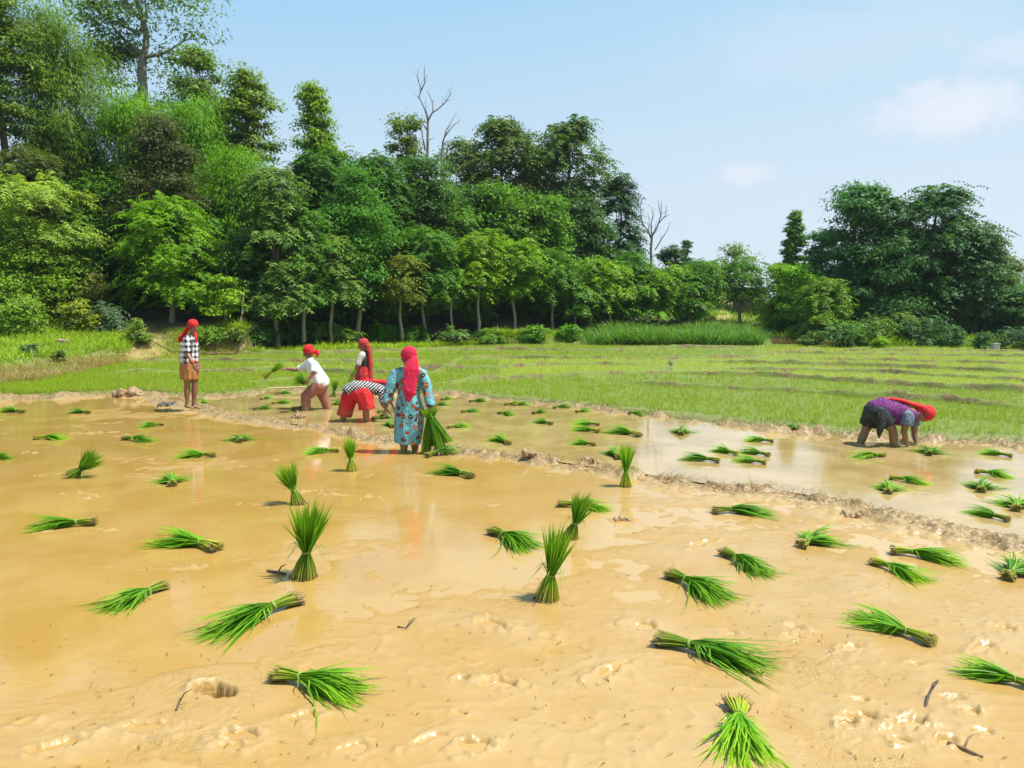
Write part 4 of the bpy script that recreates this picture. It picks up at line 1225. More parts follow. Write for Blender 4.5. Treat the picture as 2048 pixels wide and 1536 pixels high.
def ring_mesh(r, t, z=0.0, squash=1.0, n=14):
    V, F = [], []
    for i in range(n):
        a = 2 * math.pi * i / n
        for k in range(5):
            b_ = 2 * math.pi * k / 5
            rr = r + t * math.cos(b_)
            V.append(Vector((rr * math.cos(a), rr * math.sin(a) * squash, z + t * 1.6 * math.sin(b_) + .004 * math.sin(a * 2))))
    for i in range(n):
        for k in range(5):
            F.append((i * 5 + k, ((i + 1) % n) * 5 + k, ((i + 1) % n) * 5 + (k + 1) % 5, i * 5 + (k + 1) % 5))
    return V, F

def fibre_roots(pr, r, n, up):
    T = Tubes()
    for i in range(n):
        a = pr.uniform(0, 6.28)
        q = r * math.sqrt(pr.random())
        p = Vector((math.cos(a) * q, math.sin(a) * q, up * pr.uniform(.1, .6)))
        d = Vector((math.cos(a) * pr.uniform(.1, .9), math.sin(a) * pr.uniform(.1, .9), -1)).normalized()
        L = pr.uniform(.02, .055)
        T.add([p, p + d * L * .5 + Vector((pr.uniform(-.01, .01), pr.uniform(-.01, .01), 0)), p + d * L], [.006, .005, .002], 4)
    return T

def upright_set(seed, L=.46, n=240, tie=.35, spread=.38, foot=.084, waist=.021, a0=.05, heads=None):
    """standing sheaf, base at the origin: splayed stems, a waist, then a fan of blades"""
    pr = random.Random(seed)
    bl = []
    for i in range(n):
        a = pr.uniform(0, 6.283)
        q = math.sqrt(pr.random())
        l = L * pr.uniform(.72, 1.12)
        z1 = L * tie * pr.uniform(.95, 1.05)
        a2 = a + math.pi * pr.uniform(.6, 1.2)          # stems cross at the waist
        p0 = Vector((math.cos(a) * q * foot, math.sin(a) * q * foot, pr.uniform(0, .015)))
        p1 = Vector((math.cos(a) * q * waist, math.sin(a) * q * waist, z1))
        if heads:                                      # several bundles gathered in one hand
            hx_, hy_, hz_ = heads[i % len(heads)]
            p0 = Vector((p0.x * .42 + hx_, p0.y * .42 + hy_, p0.z + hz_))
            p0.x += pr.gauss(0, .012)
        sp = spread * q * pr.uniform(.5, 1.25)
        d = Vector((math.cos(a) * sp, math.sin(a) * sp, 1)).normalized()
        up = l - z1
        dr = pr.uniform(.0, .12) * (1 if pr.random() < .9 else 3)
        pts = [p0, p0.lerp(p1, .55) + Vector((math.cos(a), math.sin(a), 0)) * .006, p1]
        for t in (.33, .66, 1.0):
            pts.append(p1 + d * up * t + Vector((d.x, d.y, 0)) * up * dr * t * t * 2.4 + Vector((0, 0, -up * dr * .6 * t * t)))
        b_ = pr.uniform(0, 6.28)
        bl.append((pts, [.005, .0052, .0056, .0098, .0088, 0], Vector((math.cos(b_), math.sin(b_), 0)), pr.betavariate(2, 2), a0, 1.0))
    for k in range(13):                                   # stray broken blades
        a = pr.uniform(0, 6.283)
        d = Vector((math.cos(a), math.sin(a), 0))
        p1 = Vector((0, 0, L * tie)) + d * .015
        bl.append(([p1, p1 + d * .07 + Vector((0, 0, .05)), p1 + d * .14 + Vector((0, 0, -.02 - .05 * pr.random()))], [.005, .006, 0], d.cross(Vector((0, 0, 1))), .6, .35, .9))
    V, F, al, ti = strips(bl)
    blades = new_mesh('blades', V, faces=F, attrs={'along': al, 'tint': ti})
    T = fibre_roots(pr, foot * .95, 60, .03)
    roots = new_mesh('roots', T.V, faces=T.F, smooth=True)
    V, F = ring_mesh(waist + .003, .0045, L * tie)
    return blades, roots, new_mesh('tie', V, faces=F, smooth=True)

def lying_set(seed, L=.5, n=170, tie=.27, spread=.42, bend=0.0):
    """sheaf lying on its side, roots at the origin, blades fanning towards +X"""
    pr = random.Random(seed)
    bl = []
    zc = .034
    for i in range(n):
        a = pr.uniform(0, 6.283)
        q = math.sqrt(pr.random())
        l = L * pr.uniform(.62, 1.14)
        x1 = L * tie
        p0 = Vector((pr.uniform(-.03, .02), math.cos(a) * q * .064, zc + math.sin(a) * q * .036))
        p1 = Vector((x1, math.cos(a) * q * .020, zc + .006 + math.sin(a) * q * .020))
        yaw = spread * math.cos(a) * q * pr.uniform(.5, 1.2) + bend * pr.uniform(.3, 1)
        rise = .30 * math.sin(a) * q + .05 + (.25 if pr.random() < .08 else 0)
        d = Vector((math.cos(yaw), math.sin(yaw), rise)).normalized()
        up = l - x1
        pts = [p0, p0.lerp(p1, .5) + Vector((0, 0, .004)), p1]
        drop = pr.uniform(.12, .42)
        curl = pr.gauss(0, .22)
        for t in (.25, .5, .75, 1.0):
            c = p1 + d * up * t
            c.y += (math.sin(yaw) * .25 + curl) * up * t * t
            c.z = max(c.z - drop * up * t * t, .004 + .018 * pr.random() * (1 - .5 * t))
            pts.append(c)
        b_ = pr.uniform(-.7, .7)
        bl.append((pts, [.005, .0052, .0056, .0096, .0098, .0076, 0], Vector((-math.sin(yaw) * math.cos(b_), math.cos(b_), math.sin(b_))), pr.betavariate(2, 2), .05, 1.0))
    for k in range(12):
        yaw = pr.choice((-1, 1)) * pr.uniform(.5, 1.3)
        p1 = Vector((L * tie + pr.uniform(0, .1), 0, zc))
        d = Vector((math.cos(yaw), math.sin(yaw), 0))
        bl.append(([p1, p1 + d * .06 + Vector((0, 0, .03)), p1 + d * .13 + Vector((0, 0, -.02))], [.006, .007, 0], Vector((-d.y, d.x, .2)), pr.random(), .4, 1.0))
    V, F, al, ti = strips(bl)
    blades = new_mesh('blades', V, faces=F, attrs={'along': al, 'tint': ti})
    T = fibre_roots(pr, .058, 40, .02)
    R = Matrix.Rotation(math.radians(90), 4, 'Y')
    VV = [Vector((v.z * .9 + .012, v.y, zc - v.x * .55)) for v in T.V]
    roots = new_mesh('roots', VV, faces=T.F, smooth=True)
    V, F = ring_mesh(.024, .0045)
    V = [Vector((L * tie + v.z, v.y, zc + .006 + v.x * .95)) for v in V]
    return blades, roots, new_mesh('tie', V, faces=F, smooth=True)

LYING = [lying_set(s, spread=sp, bend=bd) for s, sp, bd in ((1, .36, 0), (2, .46, .12), (3, .30, -.08), (4, .55, -.18), (5, .40, .2), (6, .34, -.25))]
FANS = [lying_set(s, L=.42, spread=sp, tie=.2) for s, sp in ((11, .95), (12, 1.1), (13, .8))]
STAND = [upright_set(s, spread=sp) for s, sp in ((21, .34), (22, .42), (23, .30), (24, .38))]

def put_bundle(meshes, M, label, group, cat='rice seedlings', extra_tie=True):
    root = thing('seedling_bundle', label, cat, (0, 0, 0), group)
    root.matrix_world = M
    for nm, me, mt in zip(('blades', 'roots', 'tie'), meshes, (BLADE, ROOT, TIE)):
        o = link(nm, me, mt, root)
        if nm != 'tie':
            o['kind'] = 'stuff'          # hundreds of blades or rootlets
    return root

def ground_at(px, py):
    p = gp(px, py)
    h = mud_height(np.array([p.x]), np.array([p.y]))[0][0]
    back = p.y > float(yA(np.array([p.x / p.y]))[0]) and p.x / p.y > uA0
    p.z = max(h, .014 if back else 0.0)
    return p

_li = [0]
def lying(px, py, tx, ty, label, group, fan=False, meshes=None, width=1.0):
    a, b = gp(px, py), gp(tx, ty)
    d = b - a
    L = min(max(d.length, .36), .62)
    if fan: L = min(max(d.length, .30), .42)
    yaw = math.atan2(d.y, d.x)
    _li[0] += 1
    ms = meshes or (FANS[_li[0] % 3] if fan else LYING[_li[0] % 6])
    k = L / (.42 if fan else .5)
    base = ground_at(px, py)
    tipz = ground_at(tx, ty).z
    pitch = -math.atan2(max(tipz - base.z, -.03) * .6, L)
    M = Matrix.Translation(base) @ Matrix.Rotation(yaw, 4, 'Z') @ Matrix.Rotation(pitch, 4, 'Y') @ Matrix.Diagonal((k, k * width * .84, k ** .6 * .92, 1))
    return put_bundle(ms, M, label, group)

_si = [0]
def standing(px, py, tx, ty, label, group, meshes=None, width=1.0):
    g = ground_at(px, py)
    top = at(tx, ty, g.y)
    ax = top - g
    k = ax.length / .46
    q = Vector((0, 0, 1)).rotation_difference(ax.normalized())
    _si[0] += 1
    M = Matrix.Translation(g - Vector((0, 0, .006))) @ q.to_matrix().to_4x4() @ Matrix.Rotation(_si[0] * 1.3, 4, 'Z') @ Matrix.Diagonal((k * width, k * width, k, 1))
    return put_bundle(meshes or STAND[_si[0] % 4], M, label, group)

GU = 'seedling bundles standing upright in the near mud'
standing(608, 1155, 622, 1006, 'largest upright rice seedling bundle, splayed at its foot, left of centre in the near mud', GU, width=1.0)
standing(1093, 1200, 1118, 1055, 'upright seedling bundle nearest the viewer, its tips over the leaning bundle behind', GU)
standing(1138, 1078, 1172, 986, 'upright bundle leaning right, with a lying bundle behind its top', GU)
standing(1251, 973, 1253, 886, 'slim upright bundle beside the near mud bund, right of the middle', GU, width=.85)
standing(597, 1008, 568, 926, 'upright bundle leaning left with a fan of blades, beside churned mud', GU)
standing(703, 942, 699, 874, 'small upright bundle below the bent woman in red trousers', GU)
standing(141, 955, 196, 905, 'bundle leaning far to the right on the left side of the near plot', GU, width=1.1)
standing(667, 795, 671, 760, 'small upright bundle in the back plot between the white shirted and red trousered women', GU)

GN = 'seedling bundles lying in the near mud'
for a in (
    (553, 1362, 738, 1398, 'lying bundle beside the deep hole, roots left and blades drooping right'),
    (592, 1207, 402, 1283, 'wide lying bundle with brown roots at its upper right, below the largest upright bundle'),
    (328, 1178, 210, 1230, 'small lying bundle with its roots upper right, in the left foreground'),
    (434, 1102, 318, 1078, 'lying bundle with a long muddy root end pointing right, left of the largest upright bundle'),
    (190, 1050, 50, 1062, 'long lying bundle with muddy roots to the right at the far left'),
    (1318, 1292, 1560, 1348, 'large lying bundle with earthy roots left, at the lower right centre'),
    (1341, 1157, 1465, 1212, 'lying bundle with a brown root knob upper left, above the large lying one'),
    (1448, 1114, 1543, 1160, 'lying bundle with dark roots upper left and drooping curled blades'),
    (1862, 1292, 1690, 1238, 'lying bundle with roots at the lower right and blades up to the left'),
    (2080, 1388, 1910, 1335, 'lying bundle cut by the right picture edge, blades to the left'),
    (1785, 1108, 1930, 1125, 'lying bundle with a small root knob left, upper one of a touching pair'),
    (1747, 1130, 1863, 1172, 'lying bundle of dark drooping blades, lower one of a touching pair'),
    (985, 1068, 1072, 1104, 'lying bundle left of the two leaning upright bundles'),
    (1120, 1013, 1222, 1021, 'lying bundle behind the top of the right leaning upright one'),
    (1430, 1027, 1541, 1024, 'lying bundle with a muddy root knob left, just in front of the near bund'),
    (943, 957, 873, 942, 'lying bundle with muddy roots right, in front of the woman in the blue kurta'),
    (854, 915, 908, 905, 'lying bundle at the foot of the held sheaf of seedlings'),
    (676, 904, 605, 908, 'flat lying bundle left of the small upright bundle'),
    (429, 914, 350, 914, 'lying bundle with pale brown roots right, in the middle of the left plot'),
    (249, 880, 308, 884, 'lying dark bundle half sunk in water on the left, roots left'),
    (70, 879, 138, 877, 'low dark lying bundle, leftmost whole one of its row'),
    (326, 851, 274, 856, 'thin lying bundle nearest the left end of the mud bund'),
    (-25, 916, 22, 917, 'bundle cut by the left picture edge'),
    (46, 826, 0, 823, 'far bundle at the left picture edge near the back bund'),
    (178, 828, 138, 826, 'far bundle on the left between two mud streaks'),
):
    lying(*a, GN)
lying(1474, 1420, 1493, 1545, 'bundle lying towards the viewer at the bottom edge, root end away', GN, width=1.25)
for a in ((345, 973, 336, 952, 'fanned bundle with a brown root end facing the viewer, on the left'),
          (480, 886, 483, 866, 'little tufted bundle facing away, left of the flat lying one'),
          (1602, 1097, 1668, 1073, 'pale fanned bundle with a brown muddy root slab'),
          (2014, 1161, 2068, 1128, 'fanned bundle with pale roots at the right picture edge')):
    lying(*a, GN, fan=True)

GW = 'seedling bundles lying in the flooded plot'
for a in (
    (1190, 894, 1150, 890, 'short bundle alone in brown water below the twin lying bundles'),
    (1198, 867, 1143, 862, 'near one of twin bundles lying one behind the other in brown water'),
    (1198, 853, 1143, 851, 'far one of twin bundles lying one behind the other in brown water'),
    (1279, 876, 1217, 864, 'bundle with a muddy root end right, where the bright reflection starts'),
    (1240, 922, 1209, 906, 'bundle in the water just behind the slim upright one'),
    (1545, 887, 1486, 883, 'lone flat bundle in the bright reflection, behind the cluster of four'),
    (1473, 914, 1425, 902, 'back left bundle of the cluster of four in the bright water'),
    (1537, 916, 1478, 906, 'back right bundle of the cluster of four in the bright water'),
    (1530, 931, 1463, 924, 'front bundle of the cluster of four in the bright water'),
    (1436, 928, 1361, 919, 'left bundle of the cluster of four in the bright water'),
    (1767, 916, 1710, 920, 'bundle in front of the legs of the woman in purple'),
    (2022, 917, 1957, 909, 'thin flat bundle at the far right behind the others'),
    (1952, 949, 2017, 958, 'bundle with a thin root end left at the right side of the water'),
    (1782, 962, 1850, 972, 'bundle with its thin root end left, in the brown reflection below the woman in purple'),
    (2015, 1047, 1944, 1030, 'bundle nearest the near bund at the right'),
    (747, 842, 787, 836, 'bundle being picked up by the bent woman in red trousers'),
    (787, 858, 768, 850, 'pale bundle behind the blue kurta, near the bund'),
    (896, 858, 942, 856, 'bundle right of the held sheaf in the flooded plot'),
    (1018, 892, 986, 880, 'bundle in the water just behind the near bund, right of the held sheaf'),
    (1103, 852, 1068, 846, 'thick bundle left of the twin lying bundles'),
    (585, 821, 617, 818, 'bundle touching the front leg of the white shirted woman')):
    lying(*a, GW)
for a in ((1858, 914, 1859, 901, 'tufted bundle just below the hands of the woman in purple'),
          (1962, 988, 1964, 972, 'tufted bundle with blades all round, right side of the water'),
          (1776, 991, 1776, 975, 'tufted bundle in front of the brown reflection, near the bund'),
          (2032, 1026, 2032, 1005, 'tufted bundle cut by the right picture edge'),
          (1362, 873, 1363, 861, 'small tufted bundle in the bright reflection left of the lone flat one'),
          (1588, 868, 1588, 857, 'small tufted bundle beside the far bund')):
    lying(*a, GW, fan=True)
for a, lb in zip(((508, 822, 531, 820), (545, 810, 571, 808), (522, 801, 533, 799), (552, 790, 582, 788), (660, 813, 673, 811), (868, 814, 889, 811), (884, 802, 895, 800),
          (940, 806, 970, 804), (924, 827, 955, 825), (997, 830, 1029, 834), (1010, 812, 1030, 811), (1028, 813, 1047, 811), (1066, 830, 1087, 827), (1108, 819, 1138, 816),
          (1153, 827, 1174, 824), (1258, 830, 1279, 833), (396, 812, 410, 806), (757, 828, 775, 826)),
        ('small bundle close behind the near bund, right of the check shirted woman', 'small bundle left of the front leg of the white shirted woman', 'tiniest bundle below the bundle flying in mid air',
         'small bundle beside the pale bamboo pole', 'small bundle behind the rear leg of the white shirted woman', 'small bundle just right of the blue kurta sleeve', 'tiny bundle against the far bund right of the blue kurta',
         'small bundle near the far bund, second to the right of the blue kurta', 'small bundle in brown water up and right of the held sheaf', 'small bundle right of the one near the held sheaf, pointing right',
         'left one of two touching small bundles near the far bund', 'right one of two touching small bundles near the far bund', 'tiny tuft above the thick bundle left of the twin bundles',
         'small bundle beside the far bund, above the twin lying bundles', 'tiny upright looking tuft up and right of the twin lying bundles', 'small bundle against the far bund above the bright reflection',
         'tiny bundle at the feet of the check shirted woman', 'small bundle behind the hands of the bent woman in red trousers')):
    lying(*a, lb, 'small seedling bundles far back in the flooded plot')

# ------------------------------------------------------------------ people
class Solid:
    def __init__(self):
        self.V, self.F = [], []
    def loft(self, pts, rads, side=(1, 0, 0), n=16, caps=True, rip=None, open_end=False):
        """rings along a path; rads are radii or (across, deep); rip = (amount at end, waves) folds the cloth"""
        pts = [Vector(p) for p in pts]
        rads = [r if isinstance(r, tuple) else (r, r) for r in rads]
        side = Vector(side)
        if caps:
            def ext(p, q, r):
                d = (p - q).normalized()
                m = min(r)
                return [(p + d * m * .42, (r[0] * .82, r[1] * .82)), (p + d * m * .68, (r[0] * .4, r[1] * .4))]
            s = ext(pts[0], pts[1], rads[0])[::-1]
            e = ext(pts[-1], pts[-2], rads[-1])
            if open_end:
                e = []
            pts = [x[0] for x in s] + pts + [x[0] for x in e]
            rads = [x[1] for x in s] + rads + [x[1] for x in e]
        o_ = len(self.V)
        N = len(pts)
        for i in range(N):
            t = (pts[min(i + 1, N - 1)] - pts[max(i - 1, 0)])
            t = t.normalized() if t.length > 1e-6 else Vector((0, 0, 1))
            a = side - t * side.dot(t)
            if a.length < 1e-3:
                a = t.orthogonal()
            a.normalize()
            b_ = t.cross(a)
            for k in range(n):
                q = 2 * math.pi * k / n
                m = 1.0
                if rip:
                    m += rip[0] * (i / (N - 1)) * math.sin(rip[1] * q + 1.1 * math.sin(q * 2 + i * .25))
                self.V.append(pts[i] + a * (rads[i][0] * m * math.cos(q)) + b_ * (rads[i][1] * m * math.sin(q)))
        for i in range(N - 1):
            for k in range(n):
                self.F.append((o_ + i * n + k, o_ + i * n + (k + 1) % n, o_ + (i + 1) * n + (k + 1) % n, o_ + (i + 1) * n + k))
        self.F.append(tuple(o_ + k for k in range(n))[::-1])
        self.F.append(tuple(o_ + (N - 1) * n + k for k in range(n)))
        return self
    def ell(self, c, f, u, r, n=14, m=9):
        """ellipsoid: f forward, u up, r = (side, forward, up)"""
        c, f, u = Vector(c), Vector(f).normalized(), Vector(u)
        u = (u - f * u.dot(f)).normalized()
        s = f.cross(u)
        o_ = len(self.V)
        self.V.append(c - u * r[2])
        for i in range(1, m):
            th = -math.pi / 2 + math.pi * i / m
            for k in range(n):
                ph = 2 * math.pi * k / n
                self.V.append(c + s * (r[0] * math.cos(th) * math.cos(ph)) + f * (r[1] * math.cos(th) * math.sin(ph)) + u * (r[2] * math.sin(th)))
        self.V.append(c + u * r[2])
        top = len(self.V) - 1
        for k in range(n):
            self.F.append((o_, o_ + 1 + (k + 1) % n, o_ + 1 + k))
            self.F.append((top, o_ + 1 + (m - 2) * n + k, o_ + 1 + (m - 2) * n + (k + 1) % n))
        for i in range(m - 2):
            for k in range(n):
                self.F.append((o_ + 1 + i * n + k, o_ + 1 + i * n + (k + 1) % n, o_ + 1 + (i + 1) * n + (k + 1) % n, o_ + 1 + (i + 1) * n + k))
        return self
    def build(self, name, mat, parent, voxel=.008, amp=0.0, freq=9.0, seed=0.0, smooth_it=2):
        me = bpy.data.meshes.new(name)
        me.from_pydata([tuple(v) for v in self.V], [], self.F)
        tmp = bpy.data.objects.new(name, me)
        C.objects.link(tmp)
        md = tmp.modifiers.new('r', 'REMESH')
        md.mode = 'VOXEL'
        md.voxel_size = voxel
        md.use_smooth_shade = True
        sm = tmp.modifiers.new('s', 'SMOOTH')
        sm.factor = .5
        sm.iterations = smooth_it
        dc = tmp.modifiers.new('d', 'DECIMATE')
        dc.ratio = .34
        dg = bpy.context.evaluated_depsgraph_get()
        out = bpy.data.meshes.new_from_object(tmp.evaluated_get(dg))
        bpy.data.objects.remove(tmp)
        bpy.data.meshes.remove(me)
        out.name = name
        if amp:
            nv = len(out.vertices)
            co = np.empty(nv * 3, dtype=np.float32)
            no = np.empty(nv * 3, dtype=np.float32)
            out.vertices.foreach_get('co', co)
            out.vertex_normals.foreach_get('vector', no)
            co, no = co.reshape(-1, 3), no.reshape(-1, 3)
            d = np.array([mnoise.noise(Vector((c[0] * freq, c[1] * freq, c[2] * freq * .55 + seed))) + .5 * mnoise.noise(Vector((c[0] * freq * 2.3, c[1] * freq * 2.3, c[2] * freq * 1.2 + seed))) for c in co])
            co += no * (d * amp)[:, None]
            out.vertices.foreach_set('co', co.astype(np.float32).ravel())
        out.polygons.foreach_set('use_smooth', np.ones(len(out.polygons), dtype=bool))
        out.update()
        return link(name, out, mat, parent)

def skin_mat():
    m, t = material('brown_skin')
    p = oco(t)
    z = t.n('ShaderNodeSeparateXYZ', {0: p}).outputs[2]
    n = t.noise(p, 14, 4, .6)
    mudm = t.ramp(t.math('ADD', z, t.math('MULTIPLY', n, .12)), .24, .12)
    col = t.mix(n, (0.19, 0.083, 0.042), (0.26, 0.12, 0.062))
    col = t.mix(t.math('MULTIPLY', mudm, .75), col, (0.24, 0.155, 0.065))
    finish(t, Base_Color=col, Roughness=.45)
    return m
SKIN = skin_mat()
def folds(t):
    """soft creases of worn cotton"""
    mp = t.n('ShaderNodeMapping', {'Vector': oco(t), 'Scale': (1.0, 1.0, .45)}).outputs[0]
    f = t.noise(mp, 15.0, 3, .55, 1.6)
    return bump(t, t.math('ABSOLUTE', t.math('SUBTRACT', f, .5)), .9, .05)
def cloth(name, c, c2=None, rough=.8, scale=30):
    m, t = material(name)
    n = t.noise(oco(t), scale, 4, .6)
    z = t.n('ShaderNodeSeparateXYZ', {0: oco(t)}).outputs[2]
    stain = t.ramp(t.math('SUBTRACT', t.noise(oco(t), 11, 4, .65), t.math('MULTIPLY', z, 1.1)), .22, .42)
    col = t.mix(t.math('MULTIPLY', stain, .65), t.mix(n, c, c2 or tuple(x * .75 for x in c)), (.25, .165, .07))
    finish(t, Base_Color=col, Roughness=rough, Normal=folds(t))
    return m
def fract_step(t, v, freq, duty=.5):
    return t.math('LESS_THAN', t.math('FRACT', t.math('MULTIPLY', v, freq)), duty)
def mat_check(name, fx, fz, dark=(.015, .015, .018), mid=(.33, .33, .34), light=(.78, .78, .76), duty=.5, rot=(0, 0, 0)):
    m, t = material(name)
    mp = t.n('ShaderNodeMapping', {'Vector': oco(t), 'Rotation': rot}).outputs[0]
    dn = t.n('ShaderNodeTexNoise', {'Vector': oco(t), 'Scale': 7.0}).outputs[1]
    mp = t.n('ShaderNodeVectorMath', {0: mp, 1: t.n('ShaderNodeVectorMath', {0: dn, 1: (.03, .03, .03)}, operation='MULTIPLY').outputs[0]}, operation='ADD').outputs[0]
    s = t.n('ShaderNodeSeparateXYZ', {0: mp})
    h = t.math('ADD', s.outputs[0], t.math('MULTIPLY', s.outputs[1], .75))
    a = fract_step(t, t.math('ADD', h, 10.0), fx, duty)
    b_ = fract_step(t, t.math('ADD', s.outputs[2], 10.0), fz, duty)
    both = t.math('MULTIPLY', a, b_)
    any_ = t.math('MAXIMUM', a, b_)
    col = t.mix(any_, light, mid)
    col = t.mix(both, col, dark)
    finish(t, Base_Color=col, Roughness=.85, Normal=folds(t))
    return m
def mat_floral():
    m, t = material('blue_floral_cloth')
    p = oco(t)
    dn = t.n('ShaderNodeTexNoise', {'Vector': p, 'Scale': 16.0, 'Detail': 3.0}).outputs[1]
    q = t.n('ShaderNodeVectorMath', {0: p, 1: t.n('ShaderNodeVectorMath', {0: dn, 1: (.05, .05, .05)}, operation='MULTIPLY').outputs[0]}, operation='ADD').outputs[0]
    v = t.n('ShaderNodeTexVoronoi', {'Vector': q, 'Scale': 12.5, 'Randomness': .85})
    d, vc = v.outputs['Distance'], v.outputs['Color']
    r = t.n('ShaderNodeSeparateColor', {0: vc}).outputs[0]
    base = t.mix(t.noise(p, 6, 3, .5), (0.115, 0.36, 0.42), (0.16, 0.44, 0.49))
    v2 = t.n('ShaderNodeTexVoronoi', {'Vector': q, 'Scale': 26.0})
    petal = t.mix(t.ramp(v2.outputs['Distance'], .2, .5), (.60, .24, .045), (.30, .06, .025))
    petal = t.mix(t.math('GREATER_THAN', r, .62), petal, (.075, .025, .02))
    col = t.mix(t.ramp(d, .41, .35), base, petal)
    col = t.mix(t.ramp(d, .15, .09), col, (.62, .34, .16))
    v3 = t.n('ShaderNodeTexVoronoi', {'Vector': p, 'Scale': 21.0})
    dots = t.math('MULTIPLY', t.ramp(v3.outputs['Distance'], .20, .14), t.ramp(d, .42, .5))
    col = t.mix(dots, col, (.16, .045, .03))
    finish(t, Base_Color=col, Roughness=.7, Normal=folds(t))
    return m
def mat_dots(name, base, dot, scale, size=.2, rough=.75):
    m, t = material(name)
    p = oco(t)
    v = t.n('ShaderNodeTexVoronoi', {'Vector': p, 'Scale': scale})
    n = t.noise(p, 8, 3, .6)
    b_ = t.mix(n, base, tuple(x * .6 for x in base))
    finish(t, Base_Color=t.mix(t.ramp(v.outputs['Distance'], size, size * .6), b_, dot), Roughness=rough, Normal=folds(t))
    return m
RED = cloth('red_cloth', (.66, .012, .016), (.50, .008, .012), scale=12)
CRIMSON = cloth('crimson_cloth', (.68, .006, .055), (.56, .004, .042), scale=10)
RED_TROUSER = cloth('red_trouser_cloth', (.62, .010, .012), (.48, .007, .010), scale=10)
ORANGE = cloth('orange_wrap_cloth', (.46, .20, .055), (.34, .135, .035), scale=26)
WHITE = cloth('white_cotton', (.78, .78, .80), (.72, .72, .75))
CREAM = mat_dots('cream_printed_sleeve', (.66, .62, .56), (.42, .36, .32), 60, .25)
PINK = cloth('rust_pink_cloth', (.34, .125, .085), (.27, .095, .065), scale=18)
BLACKC = cloth('black_cloth', (.014, .017, .018), (.025, .03, .03))
DARKPAT = mat_dots('dark_patterned_cloth', (.018, .022, .027), (.15, .17, .18), 22, .22)
REDDOT = mat_dots('red_dotted_cloth', (.60, .016, .02), (.62, .30, .26), 34, .28)
REDPRINT = mat_dots('red_printed_scarf', (.52, .035, .025), (.14, .03, .02), 30, .33)
PURPLE = mat_dots('purple_speckled_cloth', (.17, .012, .17), (.72, .62, .72), 30, .17)
GREYSLV = mat_dots('grey_patterned_sleeve', (.13, .19, .23), (.30, .36, .39), 45, .3)
HAIR = cloth('black_hair', (.012, .010, .009), (.02, .016, .013), rough=.45)
EYE = mat_plain('dark_eye', (.015, .010, .008), (.02, .015, .01), 10, .25)
BANGLE = mat_plain('red_bangle', (.45, .03, .03), (.3, .02, .02), 10, .4)
CHECK1 = mat_check('black_white_check_cloth', 9.5, 10.5, duty=.5)
CHECK2 = mat_check('small_black_white_diamond_cloth', 25, 25, dark=(.015, .015, .018), mid=(.05, .05, .055), duty=.5, rot=(0, math.radians(45), 0))
FLORAL = mat_floral()

def hand(S, wrist, d, nrm, curl=.6, k=1.0, thumb=1):
    """palm, four unequal fingers and a thumb from the side of the palm"""
    d, nrm = Vector(d).normalized(), Vector(nrm)
    nrm = (nrm - d * nrm.dot(d)).normalized()
    s = d.cross(nrm)
    w0 = Vector(wrist)
    kn = w0 + d * .085 * k
    S.loft([w0 - d * .01, w0 + d * .03 * k, kn], [(.024 * k, .016 * k), (.036 * k, .016 * k), (.040 * k, .013 * k)], s, n=10)
    for j, L in enumerate((.070, .079, .073, .056)):
        o_ = (j - 1.5) * .021 * k
        b_ = kn + s * o_ - d * .006
        fd = (d + s * (j - 1.5) * .16).normalized()
        p, pts = b_, [b_ - fd * .015]
        ang = .15
        for q in (.45, .32, .23):
            dd = fd * math.cos(ang) - nrm * math.sin(ang)
            p = p + dd * L * q * k
            pts.append(p)
            ang += curl * .7
        S.loft(pts, [.0095 * k, .0090 * k, .0082 * k, .0068 * k], s, n=8)
    b_ = w0 + d * .025 * k + s * .026 * k * thumb
    t1 = b_ + (d * .7 + s * .75 * thumb - nrm * .2).normalized() * .04 * k
    t2 = t1 + (d * .9 + s * .25 * thumb - nrm * (.2 + .4 * curl)).normalized() * .032 * k
    S.loft([b_, t1, t2], [.0125 * k, .0105 * k, .008 * k], d, n=8)

def head(S, c, f, u, k=1.0):
    f, u = Vector(f).normalized(), Vector(u)
    u = (u - f * u.dot(f)).normalized()
    s = f.cross(u)
    c = Vector(c)
    P = lambda a, b_, d: c + s * a * k + f * b_ * k + u * d * k
    S.ell(P(0, -.012, .022), f, u, (.071 * k, .090 * k, .088 * k))
    S.ell(P(0, .022, -.038), f, u, (.057 * k, .064 * k, .070 * k))
    S.ell(P(0, .058, -.078), f, u, (.026 * k, .022 * k, .022 * k), 10, 7)      # chin
    S.loft([P(0, .078, .012), P(0, .100, -.022), P(0, .098, -.030)], [(.009 * k, .008 * k), (.016 * k, .012 * k), (.013 * k, .008 * k)], s, n=8)   # nose
    S.loft([P(-.045, .066, .020), P(0, .082, .024), P(.045, .066, .020)], [.009 * k, .011 * k, .009 * k], u, n=8)   # brow
    S.ell(P(0, .080, -.050), f, u, (.023 * k, .011 * k, .006 * k), 10, 7)
    S.ell(P(0, .078, -.060), f, u, (.020 * k, .011 * k, .007 * k), 10, 7)
    for e in (-1, 1):
        S.ell(P(e * .043, .062, -.024), f, u, (.020 * k, .014 * k, .018 * k), 8, 6)  # cheeks
        S.ell(P(e * .070, -.008, -.012), f, u, (.010 * k, .018 * k, .031 * k), 8, 6)  # ears
    return P, s, f, u

